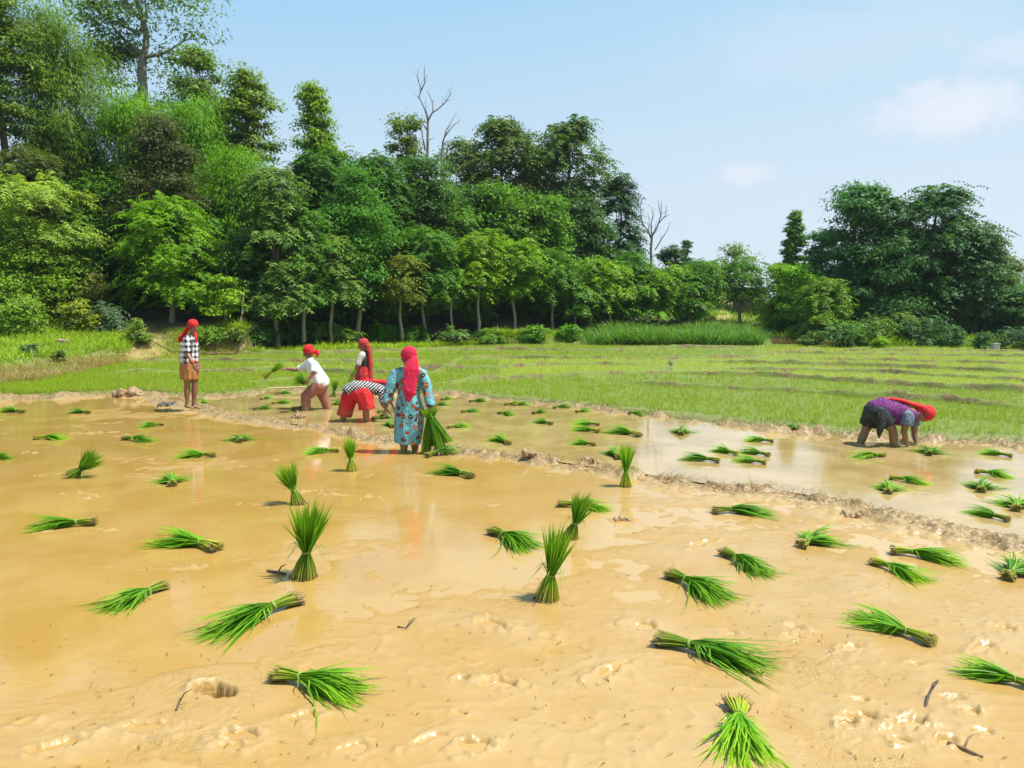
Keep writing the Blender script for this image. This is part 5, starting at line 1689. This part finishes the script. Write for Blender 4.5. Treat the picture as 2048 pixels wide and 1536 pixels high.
def make_person(label, name_px, Y, J, faced, up, torso, build_k=1.0, hands=None, feet=None, group=None, zoff=0.0):
    """J: joint -> (photo x, photo y, extra distance). Builds the continuous body; returns the thing and a joint lookup."""
    b0 = at(name_px[0], name_px[1], Y)
    root = thing('person', label, 'person', (b0.x, b0.y, b0.z), 'women planting rice')
    def P(j):
        q = J[j] if isinstance(j, str) else j
        v = at(q[0], q[1], Y + (q[2] if len(q) > 2 else 0))
        return v - b0
    S = Solid()
    k = build_k
    side = (P('sr') - P('sl')).normalized()
    # torso through the pelvis, waist, chest and base of the neck
    pel, nb = P('pelvis'), P('neck')
    chest, waist = P('chest'), P('waist')
    hipside = (P('hr') - P('hl')).normalized()
    S.loft([pel, waist, chest, chest.lerp(nb, .6)], [(.150 * k, .112 * k), (.125 * k, .098 * k), (.150 * k, .105 * k), (.125 * k, .075 * k)], side, n=20)
    hc = P('head')
    S.loft([chest.lerp(nb, .6), nb, nb.lerp(hc, .6)], [.07 * k, .05 * k, .047 * k], side, n=12)
    HP = head(S, hc, faced, up, k * .98)
    for q in 'lr':
        sh, el, wr = P('s' + q), P('e' + q), P('w' + q)
        S.loft([chest.lerp(nb, .5), sh, sh.lerp(el, .5), el], [.062 * k, .054 * k, .046 * k, .038 * k], side, n=12)
        S.loft([el, el.lerp(wr, .35), wr], [.038 * k, .037 * k, .025 * k], side, n=12)
        hd, hn, cu, th = hands[q]
        hand(S, wr, hd, hn, cu, k * 1.02, th)
        hp, kn, an = P('h' + q), P('k' + q), P('a' + q)
        S.loft([hp, hp.lerp(kn, .5), kn], [.090 * k, .078 * k, .054 * k], hipside, n=14)
        S.loft([kn, kn.lerp(an, .35), kn.lerp(an, .8), an], [.053 * k, .056 * k, .038 * k, .036 * k], hipside, n=14)
        fd = Vector(feet[q]).normalized()
        S.loft([an + Vector((0, 0, -.035)) - fd * .04, an + Vector((0, 0, -.045)) + fd * .06, an + Vector((0, 0, -.055)) + fd * .15],
               [(.036 * k, .034), (.042 * k, .026), (.040 * k, .014)], fd.cross(Vector((0, 0, 1))), n=12)
    body = S.build('body', SKIN, root, .0078)
    hp_, s_, f_, u_ = HP
    for e in (-1, 1):
        E = Solid().ell(hp_(e * .029, .076, .002), f_, u_, (.012 * k, .008 * k, .006 * k), 8, 6)
        link('eye', new_mesh('eye', E.V, faces=E.F, smooth=True), EYE, root)
    return root, P, HP, Y / FOC

def headscarf(root, HP, k, mat, knot=None, tail=None, tailw=None, brow=.035, name='headscarf', big=1.0, tside=None, amp=.005):
    """wrapped scarf: a cap low on the brow and nape, a knot, and a hanging tail"""
    hp, s, f, u = HP
    S = Solid()
    S.ell(hp(0, -.022, brow), f + u * -.18, u + f * .18, (.088 * k * big, .106 * k * big, .092 * k * big), 18, 12)
    S.ell(hp(0, -.048, .0), f, u, (.082 * k * big, .075 * k, .085 * k), 16, 10)
    if knot is not None:
        for q in knot:
            S.ell(q, f, u, (.045 * k, .05 * k, .045 * k), 12, 8)
    o = S.build(name, mat, root, .008, amp, 16)
    if tail:
        S = Solid()
        S.loft(tail, tailw, tside or s, n=22, rip=(.10, 5))
        S.build('scarf_tail', mat, root, .008, .008, 11, 3)
    return o
DOWN = (0, 0, -1)
# the six women, each posed from joints
def hair(root, HP, k, low=0.0):
    hp, s, f, u = HP
    S = Solid().ell(hp(0, -.022, .020 - low), f, u, (.078 * k, .092 * k, .094 * k), 16, 10)
    S.build('hair', HAIR, root, .009)

def sleeve(S, pts, rads, n=14):
    S.loft(pts, rads, n=n, open_end=True)

# -- woman in the check shirt, standing on the bund
Y = gp(381, 811, .10).y
k = .97
root, P, HP, sc = make_person('woman in black and white check shirt and orange wrap standing on the mud bund', (381, 811), Y, dict(
    pelvis=(378.5, 728), waist=(379, 712), chest=(380, 690), neck=(383, 672), head=(386.5, 653.5),
    sr=(375, 677, -.14), er=(373.5, 705, -.18), wr=(386, 727, -.25), sl=(386, 676, .13), el=(390, 704, .10), wl=(396, 724, .0),
    hr=(376, 731, -.07), kr=(374, 769, -.06), ar=(374.5, 808, -.06), hl=(382, 731, .06), kl=(390, 768, .02), al=(387.5, 809, .02)),
    (.82, -.46, -.30), (.25, -.1, 1), None, k, {'r': ((.35, -.1, -1), (-.6, -.6, 0), .5, 1), 'l': ((.2, -.2, -1), (-.5, .5, 0), .5, -1)}, {'r': (.85, -.5, 0), 'l': (.95, -.3, 0)})
sd = (-.52, -.85, 0)
S = Solid()
S.loft([P((379, 725)), P((379, 708)), P((380, 690)), P((382, 677))], [(.168, .145), (.158, .128), (.172, .122), (.095, .078)], sd, n=22)
sleeve(S, [P((378, 677, -.07)), P((375, 678, -.14)), P((374, 692, -.17)), P((373.5, 704, -.19))], [.066, .074, .066, .062])
sleeve(S, [P((384, 676, .06)), P((386, 677, .13)), P((388, 691, .12)), P((389.5, 703, .10))], [.066, .072, .064, .060])
S.build('shirt', CHECK1, root, .009, .008, 11, 2.0)
S = Solid().loft([P((379, 719)), P((379, 738)), P((379.5, 758))], [(.160, .138), (.166, .150), (.158, .152)], sd, n=40, rip=(.07, 11), open_end=True)
S.build('wrap_skirt', ORANGE, root, .009, .006, 14, 3)
hair(root, HP, k)
headscarf(root, HP, k, RED, [P((375, 658, .05))], [P((375, 656, .04)), P((369, 668, .06)), P((363, 676, .06)), P((359, 683, .06))], [(.03, .03), (.055, .028), (.07, .025), (.045, .015)], brow=.045)
S = Solid().loft([P((391, 665, -.08)), P((392, 676, -.12)), P((393, 686, -.13))], [(.022, .016), (.030, .016), (.014, .010)], sd)
S.build('scarf_end', RED, root, .009, .004, 14)
T = Solid().loft([P((385, 724, -.25)), P((386.3, 727, -.25))], [.031, .031], n=12)
T.build('bangle', BANGLE, root, .007)

# -- woman in the white shirt, throwing a bundle
Y = gp(636, 821).y
k = .97
root, P, HP, sc = make_person('woman in white shirt and rust pink trousers striding left and tossing a seedling bundle', (636, 821), Y, dict(
    pelvis=(640, 768), waist=(633.5, 752), chest=(624.5, 733), neck=(620, 717.5), head=(616, 704.5),
    sr=(616, 728, .15), er=(595, 740, .16), wr=(573.5, 737.5, .12), sl=(629, 730, -.16), el=(628, 746, -.26), wl=(615, 759, -.31),
    hr=(636, 770, .09), kr=(647, 796, .12), ar=(660, 834, .14), hl=(641, 770, -.08), kl=(611, 792, -.10), al=(612.5, 834, -.10)),
    (-1, -.06, -.38), (-.35, 0, 1), None, k, {'r': ((-1, 0, .05), (0, .3, -1), .35, 1), 'l': ((-.7, -.1, -.7), (.5, .8, -.2), .9, 1)}, {'r': (-1, 0, 0), 'l': (-1, 0, 0)})
S = Solid()
S.loft([P((642, 766)), P((634.5, 750)), P((625.5, 733)), P((621, 721))], [(.178, .160), (.152, .128), (.160, .118), (.092, .078)], (0, 1, 0), n=22)
sleeve(S, [P((620, 725, .08)), P((615.5, 728, .15)), P((606, 734.5, .16)), P((597, 739, .16))], [.065, .074, .066, .064])
sleeve(S, [P((624, 726, -.08)), P((629, 730, -.16)), P((629, 738, -.21)), P((628, 745.5, -.26))], [.065, .076, .070, .068])
S.build('shirt', WHITE, root, .009, .008, 10, 5)
S = Solid()
S.ell(P((639.5, 771)), (-1, 0, 0), (0, 0, 1), (.172, .150, .135))
S.loft([P((640, 772, -.08)), P((626, 781, -.09)), P((611.5, 793, -.10)), P((612, 808, -.10)), P((612.5, 830, -.10))], [.118, .110, .092, .084, .080])
S.loft([P((638, 772, .08)), P((643, 784, .10)), P((648, 797, .12)), P((655, 814, .13)), P((660, 828, .14))], [.118, .106, .090, .080, .074])
S.build('trousers', PINK, root, .009, .010, 12, 6)
hair(root, HP, k, .01)
headscarf(root, HP, k, RED, [P((634, 704, 0))], [P((633, 702, 0)), P((636, 707, -.02)), P((634, 713, -.02))], [(.03, .03), (.045, .035), (.02, .02)], brow=.05)

# -- woman in the black vest, standing behind
Y = gp(730, 803).y
k = .98
root, P, HP, sc = make_person('woman in black vest, cream sleeves and red dotted skirt standing behind the bent one', (730, 803), Y, dict(
    pelvis=(731, 746), waist=(730, 733), chest=(729, 716), neck=(728.5, 703), head=(725.5, 690.5),
    sr=(731, 709, .14), er=(722, 730, .2), wr=(712, 746, .15), sl=(724, 710, -.13), el=(715.5, 730, -.17), wl=(708.5, 746, -.2),
    hr=(733, 748, .08), kr=(733, 775, .08), ar=(735, 810, .08), hl=(729, 748, -.08), kl=(727, 775, -.08), al=(726, 810, -.08)),
    (-.95, .12, -.15), (-.1, 0, 1), None, k, {'r': ((-.3, 0, -1), (-.2, -1, 0), .6, 1), 'l': ((-.3, -.1, -1), (.2, 1, 0), .6, -1)}, {'r': (-1, 0, 0), 'l': (-1, 0, 0)})
S = Solid()
S.loft([P((730, 738)), P((730, 727)), P((729, 715)), P((728.5, 705))], [(.142, .122), (.138, .112), (.150, .114), (.085, .07)], (0, 1, 0), n=20)
S.build('vest', BLACKC, root, .009, .005, 10, 7)
S = Solid()
sleeve(S, [P((726, 708, -.09)), P((723.5, 711, -.14)), P((719, 720, -.16)), P((715.5, 730, -.18))], [.062, .068, .060, .054])
S.build('sleeve', CREAM, root, .009, .006, 12, 1)
S = Solid()
sleeve(S, [P((730, 708, .09)), P((730.5, 711, .15)), P((726, 721, .18)), P((722, 730, .2))], [.062, .066, .058, .054])
S.build('sleeve', CREAM, root, .009, .006, 12, 2)
S = Solid().loft([P((730, 732)), P((730, 745)), P((729, 775)), P((729, 799))], [(.135, .118), (.17, .155), (.19, .18), (.195, .19)], (0, 1, 0), n=40, rip=(.06, 9), open_end=True)
S.build('skirt', REDDOT, root, .010, .006, 9, 3)
hair(root, HP, k)
headscarf(root, HP, k, REDPRINT, [P((735, 688, 0))], [P((736, 692, -.05)), P((740, 708, -.07)), P((741, 730, -.08)), P((740.5, 758, -.1))],
          [(.045, .05), (.045, .05), (.045, .05), (.038, .04)], brow=.045, big=1.05, tside=(1, 0, 0), amp=.010)

# -- woman bent over in red trousers
Y = gp(708, 845).y
k = .98
root, P, HP, sc = make_person('woman bent double in red trousers and small check shirt, seen from behind', (708, 845), Y, dict(
    pelvis=(713, 783, 0), waist=(733, 778, .08), chest=(755, 778, .16), neck=(770, 777, .24), head=(781, 779, .30),
    sr=(767, 785, .02), er=(766, 809, -.03), wr=(782, 826, -.03), sl=(773, 778, .34), el=(784, 803, .34), wl=(793, 826, .25),
    hl=(702, 787, .04), kl=(690, 817, .02), al=(682.5, 858, .05), hr=(724, 787, -.02), kr=(731.5, 815, -.06), ar=(733, 858, 0)),
    (.62, .30, -.75), (.75, .2, .6), None, k, {'r': ((.5, 0, -.9), (-.8, .2, -.3), .6, 1), 'l': ((.2, -.1, -1), (-.8, -.2, -.2), .6, -1)}, {'l': (.3, .9, 0), 'r': (.5, .8, 0)})
S = Solid()
S.ell(P((713, 786, .02)), (.3, 1, 0), (0, 0, 1), (.212, .165, .135), 20, 12)
S.loft([P((704, 786, .03)), P((697, 803, .02)), P((692, 818, .02)), P((688, 832, .03))], [.140, .128, .116, .112], rip=(.09, 7), n=26, open_end=True)
S.loft([P((723, 786, -.02)), P((729, 797, -.04)), P((732.5, 808, -.06)), P((734, 818, -.06))], [.140, .132, .124, .124], rip=(.09, 7), n=26, open_end=True)
S.build('trousers', RED_TROUSER, root, .009, .018, 8, 4)
S = Solid()
S.loft([P((694, 781, .0)), P((708, 776, .03)), P((730, 775, .09)), P((752, 777, .16)), P((767, 779, .22))], [(.165, .098), (.182, .122), (.172, .120), (.178, .112), (.11, .085)], (0, 1, 0), n=22)
sleeve(S, [P((762, 781, .08)), P((767, 786, .02)), P((766, 797, .0)), P((766, 807, -.03))], [.07, .076, .068, .062])
sleeve(S, [P((768, 777, .28)), P((773, 779, .34)), P((778, 790, .34)), P((783, 801, .34))], [.07, .074, .066, .060])
S.build('shirt', CHECK2, root, .009, .007, 10, 8)
hair(root, HP, k)
headscarf(root, HP, k, RED, [P((772, 766, .24))], [P((775, 765, .24)), P((763, 763, .17)), P((745, 762, .10)), P((727, 761, .06)), P((716, 763, .04))],
          [(.06, .04), (.065, .035), (.055, .026), (.045, .02), (.025, .012)], brow=.035, big=1.04, tside=(.2, 1, 0))

# -- woman in the blue floral kurta walking away
Y = gp(820, 905).y
k = 1.0
root, P, HP, sc = make_person('woman in blue floral kurta with long crimson scarf, seen from behind, holding a sheaf', (820, 905), Y, dict(
    pelvis=(818, 809), waist=(818, 787), chest=(818, 758), neck=(817, 735), head=(815.5, 713),
    sl=(792, 746), el=(781, 777, -.03), wl=(771, 815, -.06), sr=(845, 747), er=(856, 783, -.03), wr=(862, 817, -.08),
    hl=(808, 816), kl=(808, 862, .03), al=(808, 921, 0), hr=(828, 816), kr=(829, 862, .0), ar=(831, 919, .1)),
    (-.82, .55, -.25), (-.05, .1, 1), None, k, {'l': ((.0, -.1, -1), (1, .1, 0), .5, -1), 'r': ((.1, -.05, -1), (-1, .1, 0), 1.0, 1)}, {'l': (0, 1, 0), 'r': (.2, 1, 0)})
S = Solid()
S.loft([P((818, 736)), P((818, 745)), P((818, 766)), P((817.5, 789)), P((818.5, 815)), P((818, 850)), P((815, 886))],
       [(.072, .066), (.140, .095), (.146, .105), (.138, .106), (.172, .132), (.180, .142), (.162, .132)], (1, 0, 0), n=44, rip=(.07, 8), open_end=True)
sleeve(S, [P((803, 743)), P((792, 747)), P((786, 763, -.02)), P((780.5, 778, -.03)), P((776, 794, -.045)), P((772, 808, -.06))], [.068, .074, .070, .066, .062, .058])
sleeve(S, [P((833, 743)), P((845, 748)), P((851, 765, -.02)), P((856, 784, -.03)), P((859, 800, -.05)), P((861.5, 813, -.07))], [.068, .074, .070, .066, .060, .056])
S.build('kurta', FLORAL, root, .0085, .016, 7, 9)
hair(root, HP, k, .03)
headscarf(root, HP, k, CRIMSON, [P((825, 722, -.06))], [P((824, 716, -.06)), P((823, 740, -.13)), P((820, 765, -.15)), P((818, 785, -.17)), P((816, 802, -.17))],
          [(.075, .04), (.092, .03), (.088, .024), (.080, .02), (.030, .012)], brow=.030, big=1.05, tside=(1, 0, 0))
sheaf = upright_set(77, L=.46, n=620, tie=.82, foot=.15, waist=.045, spread=1.0, a0=.36, heads=((-.13, 0, .0), (-.03, .05, .05), (.05, -.05, .02), (.15, .0, .07)))
def aimed(meshes, a, b_, Y, label, group=None, width=1.0, dy=0.0):
    p, q = at(a[0], a[1], Y + dy), at(b_[0], b_[1], Y + dy)
    ax = q - p
    kk = ax.length / .46
    M = Matrix.Translation(p) @ Vector((0, 0, 1)).rotation_difference(ax.normalized()).to_matrix().to_4x4() @ Matrix.Diagonal((kk * width, kk * width, kk, 1))
    return put_bundle(meshes, M, label, group)
aimed(sheaf, (874, 902), (858, 818), Y, 'big sheaf of seedlings hanging from the right hand of the woman in the blue kurta', dy=-.09, width=.9)

# -- woman in purple bending at the right
Y = gp(1766, 892).y
k = 1.0
root, P, HP, sc = make_person('woman in speckled purple top and dark shorts bending to plant, at the right', (1766, 892), Y, dict(
    pelvis=(1752, 818), waist=(1776, 817), chest=(1806, 823), neck=(1829, 824), head=(1849, 829),
    sr=(1814, 833, -.15), er=(1808, 864, -.18), wr=(1815, 892, -.12), sl=(1826, 830, .15), el=(1829, 867, .16), wl=(1833, 889, .10),
    hr=(1757, 827, -.09), kr=(1785, 859, -.10), ar=(1792, 915, -.10), hl=(1748, 825, .09), kl=(1731, 861, .12), al=(1713, 905, .14)),
    (-.05, -.12, -1), (1, -.05, .15), None, k, {'r': ((.25, 0, -1), (-1, 0, -.2), .5, 1), 'l': ((.25, 0, -1), (-1, 0, -.2), .5, -1)}, {'r': (1, 0, 0), 'l': (1, 0, 0)})
S = Solid()
S.ell(P((1750, 823)), (0, 0, 1), (1, 0, 0), (.178, .135, .135), 18, 12)
S.loft([P((1756, 824, -.08)), P((1767, 838, -.09)), P((1776, 849, -.10))], [.128, .118, .112], n=20, open_end=True)
S.loft([P((1748, 824, .08)), P((1740, 840, .10)), P((1735, 851, .12))], [.128, .115, .106], n=20, open_end=True)
S.build('shorts', DARKPAT, root, .009, .009, 10, 4)
S = Solid()
S.loft([P((1747, 815)), P((1757, 815)), P((1778, 822)), P((1804, 829)), P((1820, 829)), P((1829, 826))], [(.150, .100), (.178, .135), (.182, .175), (.168, .155), (.15, .11), (.085, .07)], (0, 1, 0), n=24)
S.build('kurta', PURPLE, root, .009, .010, 9, 5)
for ps in ([(1812, 826, -.1), (1815, 833, -.16), (1814, 842, -.175), (1812, 851, -.18)], [(1820, 824, .1), (1826, 830, .16), (1827, 841, .165), (1828, 851, .165)]):
    S = Solid()
    sleeve(S, [P(q) for q in ps], [.07, .084, .082, .078])
    S.build('sleeve', GREYSLV, root, .009, .007, 12, 3)
S = Solid().loft([P((1763, 818, -.19)), P((1763, 838, -.215)), P((1760, 856, -.215)), P((1758, 876, -.19))], [(.06, .03), (.068, .03), (.055, .03), (.012, .012)], n=20, rip=(.1, 5))
S.build('hanging_cloth', DARKPAT, root, .009, .008, 12, 6)
hair(root, HP, k)
headscarf(root, HP, k, RED, [P((1838, 815, 0))], [P((1842, 813, 0)), P((1823, 808, -.03)), P((1802, 801, -.04)), P((1780, 797, -.03)), P((1762, 799, -.01))],
          [(.055, .038), (.07, .03), (.075, .026), (.065, .022), (.035, .012)], brow=.040, big=1.02, tside=(0, 1, 0))

# -- bundles in hands and in the air
Y = gp(636, 821).y
aimed(STAND[2], (529, 753), (566, 727), Y, 'seedling bundle in mid air just thrown by the white shirted woman', dy=.1, width=.8)
aimed(upright_set(31, spread=.95, tie=.2, n=240), (616, 764), (584, 752), Y, 'seedling bundle fanned out in the left hand of the white shirted woman', dy=-.34)
Y = gp(730, 803).y
aimed(upright_set(32, tie=.8, foot=.05), (697, 770), (709, 739), Y, 'dark drooping seedling bundle held low by the woman in the black vest', dy=-.22)

# ------------------------------------------------------------------ small things
def clod(px, py, w_, h, label, mat, seed, flat=.6, zoff=0.0):
    c = ground_at(px, py)
    S_ = c.y / FOC
    r = random.Random(seed)
    S = Solid()
    for i in range(17):
        a = r.uniform(-1, 1)
        S.ell((a * w_ * S_ * .42, r.uniform(-.3, .3) * w_ * S_ * .4, r.uniform(-.1, .4) * h * S_ * (1 - abs(a))), (1, 0, 0), (0, 0, 1), (r.uniform(.09, .2) * w_ * S_, r.uniform(.08, .16) * w_ * S_, r.uniform(.2, .5) * h * S_), 10, 7)
    root = S.build('mud_clod', mat, None, max(.007, w_ * S_ * .015), .035, 17, seed)
    root.location = c
    return tag(root, label, 'mud clod', 'lumps of mud thrown up on the plots')
clod(258, 794, 66, 22, 'largest heap of mud on the far bund, left of the check shirted woman', CLOD, 3)
clod(342, 812, 50, 13, 'dark grey wet mud heap at the feet of the woman in the check shirt', CLOD_DARK, 5)
clod(597, 838, 26, 20, 'upright brown mud lump on the bund below the white shirted woman', CLOD, 6)
clod(1697, 1034, 44, 22, 'cracked mud lump at the foot of the near bund on the right', CLOD, 9)
clod(1182, 930, 40, 18, 'dark hollow mud lump on the near bund left of the slim upright bundle', CLOD, 12)
clod(1060, 922, 34, 16, 'mud lump on the near bund right of the held sheaf', CLOD, 14)
clod(1244, 1041, 34, 14, 'round mud lump right of the two leaning upright bundles', CLOD, 15)

def twig(pts, r, label, mat=BARK_DARK, Ys=None):
    g = [ground_at(a, b_) for a, b_, z in pts]
    base = g[0].copy()
    root = thing('twig', label, 'twig', base, 'dead twigs in the mud')
    T = Tubes()
    q = [v - base + Vector((0, 0, z)) for v, (a, b_, z) in zip(g, pts)]
    T.add(q, [r * (1 - .5 * i / len(q)) for i in range(len(q))], 6)
    if len(q) > 2:
        T.add([q[1], q[1] + Vector((.02, .01, .035)), q[1] + Vector((.05, .02, .05))], [r * .6, r * .5, r * .25], 5)
    T.build('stem', mat, root)
twig([(1848, 1420, -.01), (1858, 1404, .03), (1874, 1392, .055)], .0065, 'short brown broken stick poking from the mud at lower right')
twig([(1897, 1488, .008), (1928, 1506, .010), (1966, 1520, .004)], .009, 'brown stick lying flat at the bottom right', CLOD)
twig([(795, 1255, .004), (812, 1260, .01), (830, 1244, .02)], .004, 'tiny forked dark twig in the middle of the near mud')
twig([(352, 1425, .0), (359, 1416, .02), (362, 1408, .02)], .006, 'curled dark scrap beside the deep hole')
twig([(535, 1143, .006), (556, 1148, .012), (572, 1150, .006)], .010, 'brown scrap of bark left of the largest upright bundle')

p, q = gp(536, 777, .10), gp(613, 774, .13)
r_ = thing('bamboo_pole', 'pale bamboo pole lying on the far bund behind the white shirted woman', 'pole', p)
T = Tubes()
T.add([(q - p) * (i / 6) for i in range(7)], [.022, .021, .022, .020, .021, .019, .018], 8)
T.build('shaft', mat_plain('pale_bamboo', (.55, .45, .22), (.42, .33, .15), 5, .5), r_)

# tin roofed hut among the trees
YH = 56.0
a0 = at(1512, 590, YH)
hutz = hz1(a0.x, YH)
hut = thing('hut', 'small hut with a pale tin roof half hidden by trees above the path', 'hut', (a0.x, YH, hutz))
TIN = mat_plain('tin_roof', (.50, .56, .62), (.38, .43, .48), 3, .35)
WALL = mat_plain('mud_wall', (.26, .16, .10), (.20, .12, .07), 3, .9)
SH = YH / FOC
def boxm(x0, x1, y0, y1, z0, z1):
    V = [(x, y, z) for z in (z0, z1) for y in (y0, y1) for x in (x0, x1)]
    return V, [(0, 2, 3, 1), (4, 5, 7, 6), (0, 1, 5, 4), (2, 6, 7, 3), (0, 4, 6, 2), (1, 3, 7, 5)]
topz = at(1512, 558, YH).z - hutz
eave = at(1512, 573, YH).z - hutz
V, F = boxm(-22 * SH, 22 * SH, 0, 3, -.5, eave)
link('wall', new_mesh('wall', V, faces=F), WALL, hut)
V, F = [], []
for i in range(49):
    x = -27 * SH + 54 * SH * i / 48
    dz = .03 * math.sin(i * 1.5708)
    V += [(x, -.6, eave - .05 + dz), (x, 2.2, topz + dz)]
    if i:
        F.append((2 * i - 2, 2 * i, 2 * i + 1, 2 * i - 1))
rm = new_mesh('roof', V, faces=F)
ro = link('roof', rm, TIN, hut)
sm = ro.modifiers.new('t', 'SOLIDIFY'); sm.thickness = .03
V, F = boxm(-6 * SH, 2 * SH, -.04, 0.02, .1, eave * .8)
link('door', new_mesh('door', V, faces=F), BARK_DARK, hut)

p = gp(1990, 697, .1)
post = thing('concrete_post', 'small pale concrete block standing at the right field edge', 'concrete block', p)
s_ = p.y / FOC
V, F = boxm(-6 * s_, 6 * s_, -.15, .15, -.1, 9 * s_)
o = link('block', new_mesh('block', V, faces=F), mat_plain('pale_concrete', (.50, .47, .42), (.38, .35, .30), 8, .9), post)
bv = o.modifiers.new('b', 'BEVEL'); bv.width = .02
V, F = boxm(-6.6 * s_, 6.6 * s_, -.17, .17, 9 * s_, 10.5 * s_)
link('cap', new_mesh('cap', V, faces=F), MATS['pale_concrete'], post)

# a scrap of pink cloth on the grassy mound
yy = 24.0
p = at(126, 688, yy)
best = min((abs(at(126, 688, y_).z - .12 - hz1(at(126, 688, y_).x, y_)), y_) for y_ in np.linspace(19, 31, 60))
p = at(126, 688, best[1])
S = Solid()
r = random.Random(3)
for i in range(7):
    S.ell((r.uniform(-.14, .14), r.uniform(-.08, .08), r.uniform(0, .08)), (1, r.uniform(-.5, .5), 0), (0, 0, 1), (.05, .11, .035), 10, 7)
o = S.build('cloth_scrap', cloth('pale_pink_cloth', (.62, .42, .44), (.5, .3, .32)), None, .012, .02, 12, 2)
o.location = p + Vector((0, 0, .06))
tag(o, 'crumpled pale pink scrap of cloth on the left grassy mound', 'cloth')
HAZE = 0.00028
# ------------------------------------------------------------------ summer haze: one closed box of thin air round the whole scene
hm = bpy.data.materials.new('haze_air')
hm.use_nodes = True
t = NT(hm.node_tree)
v = t.n('ShaderNodeVolumePrincipled', {'Color': (0.80, 0.90, 1.0, 1), 'Density': HAZE, 'Anisotropy': 0.2})
t.n('ShaderNodeOutputMaterial', {'Volume': v.outputs[0]})
V, F = boxm(-1000, 1000, -1000, 1600, -1.4, 110)
o = link('haze', new_mesh('haze', V, faces=F), hm)
tag(o, 'thin pale summer haze in the air', 'haze', kind='stuff')
